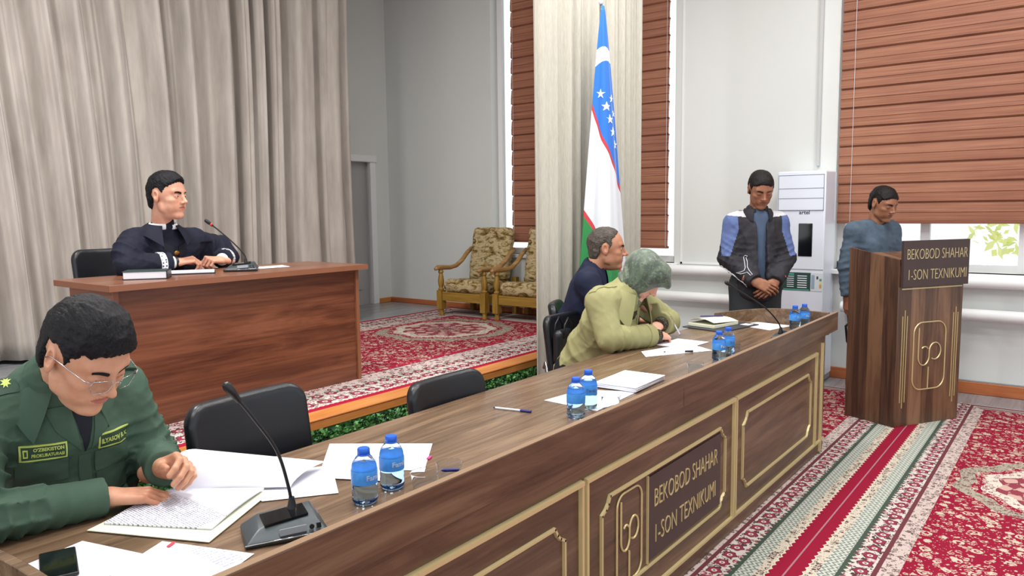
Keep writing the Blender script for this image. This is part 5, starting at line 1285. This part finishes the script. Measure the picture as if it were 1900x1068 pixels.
    for s in (-1, 1):
        mb = MB(); pts = [(hx-.0005, s*.011, .005), (hx-.0025, s*.013, -.013), (hx-.0045, s*.022, -.021), (hx-.0085, s*.048, -.019), (hx-.0135, s*.057, -.004), (hx-.0115, s*.055, .013), (hx-.0025, s*.015, .013)]
        vs = [Mh @ Vector(p) for p in pts]; d = Mh.to_3x3() @ Vector((.0012, 0, 0)); vs += [v-d for v in vs]; n = 7
        mb.add(vs, [tuple(range(n)), tuple(range(2*n-1, n-1, -1))]+[(i, (i+1) % n, n+(i+1) % n, n+i) for i in range(n)]); mb.build('lens', MT['glass'], g)
    trousers(r, J, MT['green_cloth']); shoes(r, J, MT['shoe_black'])
    return r, J
# --- judge in the black robe
def judge():
    r = empty('person', (2.42, 4.72, 0), -PI/2, 'man in a dark navy robe with a brass badge seated behind the reddish desk', 'person')
    J = mkJ(pelvis=(0, 0, .95), waist=(.08, -.01, 1.07), chest=(.19, -.02, 1.25), neck=(.27, -.06, 1.455), head=(.345, -.065, 1.645),
            shR=(.23, -.215, 1.37), shL=(.23, .15, 1.365), elR=(.36, -.33, 1.245), elL=(.18, .42, 1.25), wrR=(.385, -.045, 1.252), wrL=(.345, .265, 1.245),
            hipR=(.05, -.1, .93), hipL=(.05, .1, .93), knR=(.42, -.13, .92), knL=(.42, .13, .92), anR=(.40, -.13, .51), anL=(.40, .13, .51), toR=(.54, -.14, .455), toL=(.54, .14, .455))
    H = dict(yaw=.42, pitch=.05, s=1.10, fat=.006, lids=.75, mouth=1, gaze=.25)
    info = person(r, J, H, (MT['skin_b'], MT['lip_b']), None, (dict(style='combed', top=.022, side=.003, back=.005, fringe=.008), 'hair_black'),
                  dict(R=dict(curl=[(.75, .75, .3), (.8, .8, .3), (.85, .9, .4), (.9, 1., .4)], dir=(.25, .95, .12), back=(.25, -.1, 1), thumb=(.4, .2)),
                       L=dict(curl=[(1.2, 1.4, .8)]*4, dir=(.25, -.95, .10), back=(.35, .15, 1), thumb=(.25, .1))))
    F = Field((-.24, -.50, 1.0-.12), (.50, .50, 1.56), .007)
    R = torso(F, J, 1.08, 1.05, .02)
    def cape(G, s):      # the cape over the arm
        sg = -1 if s == 'R' else 1; sh = A3(*J['sh'+s]); el = A3(*J['el'+s])
        G.add(cap(sh+[-.02, 0, -.02], el+[-.06, -sg*.02, .075], .075, .072), .05)
    F.add(cap((.20, -.04, 1.34), (.275, -.06, 1.475), .085, .070), .03)
    F.add(cap(A3(*J['neck'])-[.02, 0, .02], info['hc']+[-.03, 0, .0], .064, .060), .004, 's')
    F.noise(wr(21, .10, .012), .04); PT, QT = F.mesh(); arms(F, J, (.080, .070, .060), .05, .040, None, cape); F.noise(wr(8, .035, .003), .02)
    for s in 'RL': F.noise(limb_folds(J['sh'+s], J['el'+s], .11, 1.6, .012, 6+ord(s), .6, .6), .03)
    P, Q = F.mesh(); sdf_obj('robe', [(P, Q, None)], MT['robe'], r); bv = bvh_of(PT, QT)
    mb = MB(); collar(mb, A3(*J['neck'])+[.0, 0, -.01], (1, .0, -.1), (0.15, 0, 1), .0665, .070, .040, .010, .25, .25, 0, 40, .003)
    mb.build('shirt_collar', MT['white_cloth'], r, smooth=True, angle=1)
    mb = MB(); collar(mb, A3(*J['neck'])+[-.004, 0, -.025], (1, 0, -.15), (.2, 0, 1), .076, .135, .048, -.012, .50, .40, .05, 44, .004); mb.build('robe_collar', MT['robe'], r, smooth=True, angle=1)
    def P3(f, y, z): return Vector(R@A3(f, y, z)+A3(*J['chest']))
    dd = R@A3(-1, 0, 0); mb = MB()
    patch(mb, bv, [P3(.2, .012, -.18), P3(.2, .045, -.18), P3(.2, .06, .17), P3(.2, .012, .15)], dd, .005, 6, 20); patch(mb, bv, [P3(.2, -.050, -.18), P3(.2, -.014, -.18), P3(.2, -.018, .15), P3(.2, -.08, .17)], dd, .005, 6, 20)
    mb.build('robe_band', MT['robe_edge'], r, smooth=True, angle=1)
    c = proj_fn(bv, dd, .004)(P3(.2, -.005, .115)); mb = MB(); M_ = Matrix.Translation(c) @ Matrix(M4(R@rotY(PI/2), (0, 0, 0)))
    mb.lathe([(.0, .006), (.010, .006), (.017, .004), (.020, 0), (.0, -.002)], 20, 0, M_); mb.build('badge', MT['brass'], r, smooth=True)
    # cuffs: white shirt cuff with patterned robe trim, watch
    for s in 'RL':
        w, e = A3(*J['wr'+s]), A3(*J['el'+s]); d = (w-e)/np.linalg.norm(w-e)
        mb = MB(); mb.tube([w-d*.070, w-d*.020], [.046, .036], 20); mb.build('shirt_cuff', MT['white_cloth'], r, smooth=True, angle=.8)
        mb = MB(); mb.tube([w-d*.118, w-d*.082], [.068, .066], 24); mb.build('cuff_trim', MT['cuff_lace'], r, smooth=True, angle=.8)
    w, e = A3(*J['wrR']), A3(*J['elR']); d = (w-e)/np.linalg.norm(w-e); mb = MB(); mb.tube([w-d*.024, w-d*.002], [.036, .034], 20); mb.build('wristwatch', MT['black_plastic'], r, smooth=True, angle=.8)
    trousers(r, J, MT['black_trousers']); shoes(r, J, MT['shoe_black'])
    return r, J
# --- man in the navy shirt
def navy_man():
    r = empty('person', (4.19, 2.71, 0), -1.13, 'balding man in a navy shirt sitting behind the woman in the headscarf, before the flag', 'person')
    J = mkJ(pelvis=(0, 0, .58), waist=(.03, 0, .76), chest=(.10, 0, .96), neck=(.15, .0, 1.140), head=(.235, .01, 1.283),
            shR=(.13, -.175, 1.08), shL=(.13, .175, 1.08), elR=(.24, -.22, .86), elL=(.25, .28, .85), wrR=(.44, -.10, .83), wrL=(.44, .12, .83),
            hipR=(.05, -.1, .55), hipL=(.05, .1, .55), knR=(.46, -.12, .54), knL=(.46, .12, .54), anR=(.44, -.12, .10), anL=(.44, .12, .10), toR=(.58, -.13, .045), toL=(.58, .13, .045))
    H = dict(yaw=.10, pitch=.06, s=1.12, fat=.009, lids=.6, h=.0027, nose=1.05)
    info = person(r, J, H, (MT['skin_c'], MT['lip_c']), None, (dict(style='receding', top=.004, side=.004, back=.005, fringe=0), 'hair_grey'),
                  dict(R=dict(curl=REL, dir=(.9, .3, -.05), back=(0, 0, 1)), L=dict(curl=REL, dir=(.9, -.3, -.05), back=(0, 0, 1))))
    F = Field((-.22, -.40, .60), (.46, .40, 1.25), .008)
    R = torso(F, J, .95, 1.0, .04)
    arms(F, J, (.074, .066, .052), .05)
    F.add(cap((.10, 0, 1.06), (.155, 0, 1.165), .085, .072), .03); F.add(cap(A3(*J['neck'])-[.0, 0, .02], info['hc']+[-.03, 0, .0], .064, .060), .004, 's')
    F.noise(wr(31, .08, .012), .04)
    P, Q = F.mesh(); sdf_obj('shirt', [(P, Q, None)], MT['navy'], r)
    mb = MB(); collar(mb, A3(*J['neck'])+[-.002, 0, -.03], (1, 0, -.3), (.35, 0, 1), .070, .100, .058, .0, .42, .5, .05, 44, .004); mb.build('collar', MT['navy'], r, smooth=True, angle=1)
    trousers(r, J, MT['black_trousers']); shoes(r, J, MT['shoe_black'])
    return r, J
# --- woman in trench coat and headscarf
def woman():
    r = empty('person', (3.75, 2.42, 0), -PI/2, 'woman in a green headscarf and olive trench coat writing on paper at the long table', 'person')
    J = mkJ(pelvis=(.05, .02, .57), waist=(.15, 0, .73), chest=(.26, -.01, .90), neck=(.37, .01, 1.07), head=(.445, .05, 1.165),
            shR=(.31, -.19, 1.03), shL=(.31, .18, 1.03), elR=(.40, -.24, .845), elL=(.43, .40, .86), wrR=(.50, .12, .82), wrL=(.46, .22, .865),
            hipR=(.05, -.1, .54), hipL=(.05, .1, .54), knR=(.46, -.10, .53), knL=(.46, .10, .53), anR=(.44, -.10, .10), anL=(.44, .10, .10), toR=(.56, -.11, .045), toL=(.56, .11, .045))
    H = dict(yaw=.30, pitch=.80, s=1.04, lids=.15, h=.0028, female=True, fat=.004)
    info = person(r, J, H, (MT['skin_d'], MT['lip_d']), None, None,
                  dict(R=dict(curl=[(.55, .75, .4), (.65, .85, .4), (.9, 1., .5), (1., 1.1, .5)], dir=(.22, .95, -.12), back=(.35, -.1, 1), thumb=(.35, .15), s=.95),
                       L=dict(curl=[(.35, .5, .3)]*4, dir=(.12, -.98, -.12), back=(.3, 0, 1), s=.95)))
    F = Field((-.24, -.46, .46), (.56, .52, 1.18), .0072)
    R = torso(F, J, 1.02, 1.08, .03)
    F.add(cap((.08, .02, .58), (.08, .04, .58), .14), .08)
    F.add(cap((.28, 0, .98), (.36, 0, 1.08), .10, .085), .04)
    F.noise(wr(41, .09, .015), .04); PT, QT = F.mesh(); arms(F, J, (.080, .074, .064), .05, .05); F.noise(wr(43, .04, .003), .02)
    for s in 'RL': F.noise(limb_folds(J['el'+s], J['wr'+s], .08, 3, .013, 3+ord(s), .1, .5), .03)
    P, Q = F.mesh(); sdf_obj('trench_coat', [(P, Q, None)], MT['trench'], r); bv = bvh_of(PT, QT); bva = bvh_of(P, Q)
    def P3(f, y, z): return Vector(R@A3(f, y, z)+A3(*J['chest']))
    dd = R@A3(-1, 0, 0)
    mb = MB(); patch(mb, bv, [P3(.25, -.04, -.28), P3(.25, .04, -.28), P3(.25, .06, .14), P3(.25, -.06, .14)], dd, .002, 8, 24); mb.build('blouse', MT['black_dress'], r, smooth=True, angle=1)
    for s in (-1, 1):
        mb = MB(); patch(mb, bv, [P3(.25, s*.03, -.12), P3(.25, s*.11, .0), P3(.25, s*.15, .13), P3(.25, s*.055, .16)][::s], dd, .006, 10, 12, puff=.006); mb.build('lapel', MT['trench'], r, smooth=True, angle=1)
    mb = MB(); collar(mb, A3(*J['neck'])+[-.012, 0, -.03], (1, 0, -.5), (.5, 0, 1), .088, .165, .062, -.045, .6, .65, .06, 44, .006); mb.build('collar', MT['trench'], r, smooth=True, angle=1)
    for s in 'RL':
        w, e = A3(*J['wr'+s]), A3(*J['el'+s]); d = (w-e)/np.linalg.norm(w-e)
        mb = MB(); mb.tube([w-d*.10, w-d*.04, w+d*.012], [.050, .044, .036], 18); mb.build('blouse_cuff', MT['black_dress'], r, smooth=True, angle=.8)
        mb = MB(); mb.tube([w-d*.115, w-d*.085], [.0715, .071], 24); mb.build('sleeve_strap', MT['trench'], r, smooth=True, angle=.8)
        sh = A3(*J['sh'+s]); nk = A3(*J['neck']); 
        def q(t, wd, z=.15): p = sh+(nk-sh)*t; return Vector((p[0]+wd, p[1]*1.05, p[2]+z))
        mb = MB(); patch(mb, bva, [q(-.25, -.022), q(-.25, .022), q(.5, .02), q(.5, -.02)], (0, 0, -1), .006, 6, 10); mb.build('epaulette', MT['trench'], r, smooth=True, angle=1)
    # headscarf
    Mh = info['Mh']; S = Field((-.20, -.15, -.27), (.17, .15, .18), .0042)
    S.add(ell((-.016, 0, .034), (.118, .093, .102)), 0); S.add(ell((.036, 0, .030), (.085, .078, .092)), .03)
    S.add(ell((-.005, 0, -.055), (.085, .080, .095)), .05); S.add(cap((-.01, 0, -.08), (.0, 0, -.19), .072, .070), .05); S.add(ell((.050, 0, -.125), (.052, .050, .035)), .03)
    S.add(cap((.060, 0, .085), (.128, 0, .060), .045, .010), .04); S.add(cap((.09, -.04, .045), (.128, 0, .060), .012, .006), .03); S.add(cap((.09, .04, .045), (.128, 0, .060), .012, .006), .03)
    S.add(ell((.134, 0, -.034), (.080, .062, .078)), .010, 's')
    S.noise(wr(51, .13, .006, True, (.35, 1.3, .6)), .03)
    def rad(x, y, z):
        a = np.arctan2(z+.12, x-.03+.2*np.abs(y)); r = np.hypot(z+.12, x-.03)
        return .0042*np.sin(a*15+2.2*np.sin(r*24)+y*9)*np.clip(r/.12, 0, 1)*np.clip((.26-r)/.1, 0.15, 1)
    S.noise(rad, .03)
    P, Q = S.mesh(); sdf_obj('headscarf', [(P, Q, Mh)], MT['scarf'], r)
    trousers(r, J, MT['black_trousers']); shoes(r, J, MT['shoe_black'])
    return r, J, info
# --- standing man in the sports jacket
def standing_man():
    r = empty('person', (5.59, 1.97, .010), -2.489, 'man in a charcoal and blue sports jacket standing with clasped hands beyond the table end', 'person')
    J = mkJ(pelvis=(0, 0, .95), waist=(.0, 0, 1.10), chest=(.01, 0, 1.28), neck=(.015, 0, 1.49), head=(.075, 0, 1.66),
            shR=(.0, -.160, 1.415), shL=(.0, .160, 1.415), elR=(.03, -.215, 1.15), elL=(.03, .215, 1.15), wrR=(.215, -.07, .995), wrL=(.205, .075, .985),
            hipR=(0, -.09, .92), hipL=(0, .09, .92), knR=(.02, -.10, .50), knL=(.02, .10, .50), anR=(0, -.11, .10), anL=(0, .11, .10), toR=(.15, -.13, .045), toL=(.15, .13, .045))
    H = dict(yaw=0, pitch=.45, s=1.06, lids=.2, h=.0032)
    person(r, J, H, (MT['skin_e'], MT['lip_e']), None, (dict(style='short', top=.012, side=.006, back=.008, h=.0032), 'hair_dark'),
           dict(R=dict(curl=[(.3, .5, .3)]*4, dir=(.25, .85, -.40), back=(1, -.1, .3), thumb=(.4, .2), h=.003), L=dict(curl=[(.5, .7, .4)]*4, dir=(.15, -.75, -.62), back=(1, .1, .3), thumb=(.4, .2), h=.003)))
    F = Field((-.24, -.42, .78), (.34, .42, 1.58), .0075)
    R = torso(F, J, .90, 1.05, .03)
    F.add(ell((0, 0, .94), (.150, .185, .15)), .05)
    F.cut((0, 0, .84), (0, 0, -1), .006)
    F.add(cap((.01, 0, 1.42), (.02, 0, 1.505), .085, .078), .03); F.add(cap((.015, 0, 1.45), (.03, 0, 1.62), .062, .068), .004, 's')
    F.add(rbox((.17, 0, 1.25), (.09, .034, .30), .02, rotX(0)), .01, 's'); arms(F, J, (.074, .074, .056), .05, .008)
    F.noise(wr(61, .09, .010), .04); F.noise(wr(62, .035, .0035), .02)
    for s in 'RL': F.noise(limb_folds(J['el'+s], J['wr'+s], .09, 3.5, .010, 3+ord(s), .3, .6), .03); F.noise(limb_folds(J['sh'+s], J['el'+s], .09, 3, .008, 6+ord(s), .9, .4), .03)
    P, Q = F.mesh()
    def mf(C):
        out = np.zeros(len(C), int)
        for s in 'RL':
            sg = -1 if s == 'R' else 1; sh, el = A3(*J['sh'+s]), A3(*J['el'+s]); ab = el-sh; L = ab@ab
            t = ((C-sh)@ab)/L; D = C-sh-t[:, None]*ab; side = D[:, 1]*sg
            out[(t > -.38) & (t < .96) & (side > -.018+.03*np.clip(t-.1, 0, 1)) & (C[:, 1]*sg > .16) & (D[:, 0] > -.06+.1*t)] = 1
            out[(C[:, 2] > 1.462+.12*(np.abs(C[:, 1])-.14)) & (C[:, 1]*sg > .095) & (t < .05) & (C[:, 0] > .0)] = 2
        return out
    sdf_obj('sports_jacket', [(P, Q, None, mf)], [MT['jacket'], MT['jacket_blue'], MT['jacket_white']], r); bv = bvh_of(P, Q)
    G = Field((-.16, -.16, .80), (.2, .16, 1.56), .01); G.add(cap((.01, 0, .95), (.015, 0, 1.44), .112, .098, ((0, 1, 0), .9)), 0); sdf_obj('shirt', [(*G.mesh(), None)], MT['slate_shirt'], r)
    mb = MB(); collar(mb, (.015, 0, 1.46), (1, 0, -.1), (.1, 0, 1), .082, .100, .055, -.005, .55, .5, .02, 40, .006); mb.build('jacket_collar', MT['jacket'], r, smooth=True, angle=1)
    # leaping cat emblem and a seam line on the right sleeve
    mb = MB(); pr = proj_fn(bv, (-1, 0, 0), .004)
    el = A3(*J['elR'])
    for pts in ([(-.055, -.048), (-.030, -.042), (-.008, -.030), (.004, -.010), (.010, .030), (.014, .062), (.022, .075), (.036, .070), (.028, .058), (.030, .030), (.020, -.005), (.026, -.030), (.040, -.055), (.028, -.062), (.010, -.040), (-.008, -.048), (-.030, -.055)],):
        mb.tube([pr((.3, el[1]+.075+p[0], el[2]-.045+p[1])) for p in pts], .0026, 5, closed=True)
    mb.build('emblem', MT['jacket_white'], r)
    mb = MB(); mb.tube([pr((.3, -.27+.02*i, 1.10-.0185*i)) for i in range(9)], .005, 6); mb.build('sleeve_piping', MT['jacket_white'], r)
    trousers(r, J, MT['grey_trousers'], r=(.105, .085, .075)); shoes(r, J, MT['shoe_black'])
    return r, J
def podium_man():
    r = empty('person', (6.43, 1.36, .010), -2.13, 'man in a blue-grey sweater standing behind the wooden podium', 'person')
    J = mkJ(pelvis=(0, 0, .88), waist=(.01, 0, 1.03), chest=(.03, 0, 1.20), neck=(.05, 0, 1.40), head=(.11, 0, 1.545),
            shR=(.02, -.18, 1.335), shL=(.02, .18, 1.335), elR=(.0, -.235, 1.06), elL=(.05, .24, 1.08), wrR=(.03, -.245, .83), wrL=(.16, .16, .98),
            hipR=(0, -.09, .86), hipL=(0, .09, .86), knR=(.02, -.10, .47), knL=(.02, .10, .47), anR=(.0, -.11, .10), anL=(0, .11, .10), toR=(.13, -.13, .045), toL=(.13, .13, .045))
    H = dict(yaw=0, pitch=.35, s=1.05, lids=.3, h=.0034)
    person(r, J, H, (MT['skin_e'], MT['lip_e']), None, (dict(style='short', top=.014, side=.006, back=.008, h=.0034), 'hair_dark'),
           dict(R=dict(curl=[(.3, .5, .3)]*4, dir=(.1, 0, -1), back=(0, -1, .05), h=.003), L=dict(curl=REL, dir=(.8, -.6, 0), back=(.2, 0, 1), h=.003)))
    F = Field((-.22, -.36, .78), (.26, .36, 1.48), .009); torso(F, J, .98, 1.0, .03); F.add(ell((0, 0, .92), (.15, .19, .12)), .05)
    arms(F, J, (.070, .062, .046), .05, 0)
    F.cut((0, 0, .83), (0, 0, -1), .006); F.add(cap((.05, 0, 1.38), (.08, 0, 1.52), .060, .066), .004, 's'); F.noise(wr(71, .08, .008), .04)
    for s in 'RL': F.noise(limb_folds(J['sh'+s], J['wr'+s], .09, 5, .007, 3+ord(s), .6, .6), .03)
    sdf_obj('sweater', [(*F.mesh(), None)], MT['blue_sweater'], r)
    trousers(r, J, MT['black_trousers']); shoes(r, J, MT['shoe_black'])
    return r, J
officer(); judge(); navy_man(); woman(); standing_man(); podium_man()
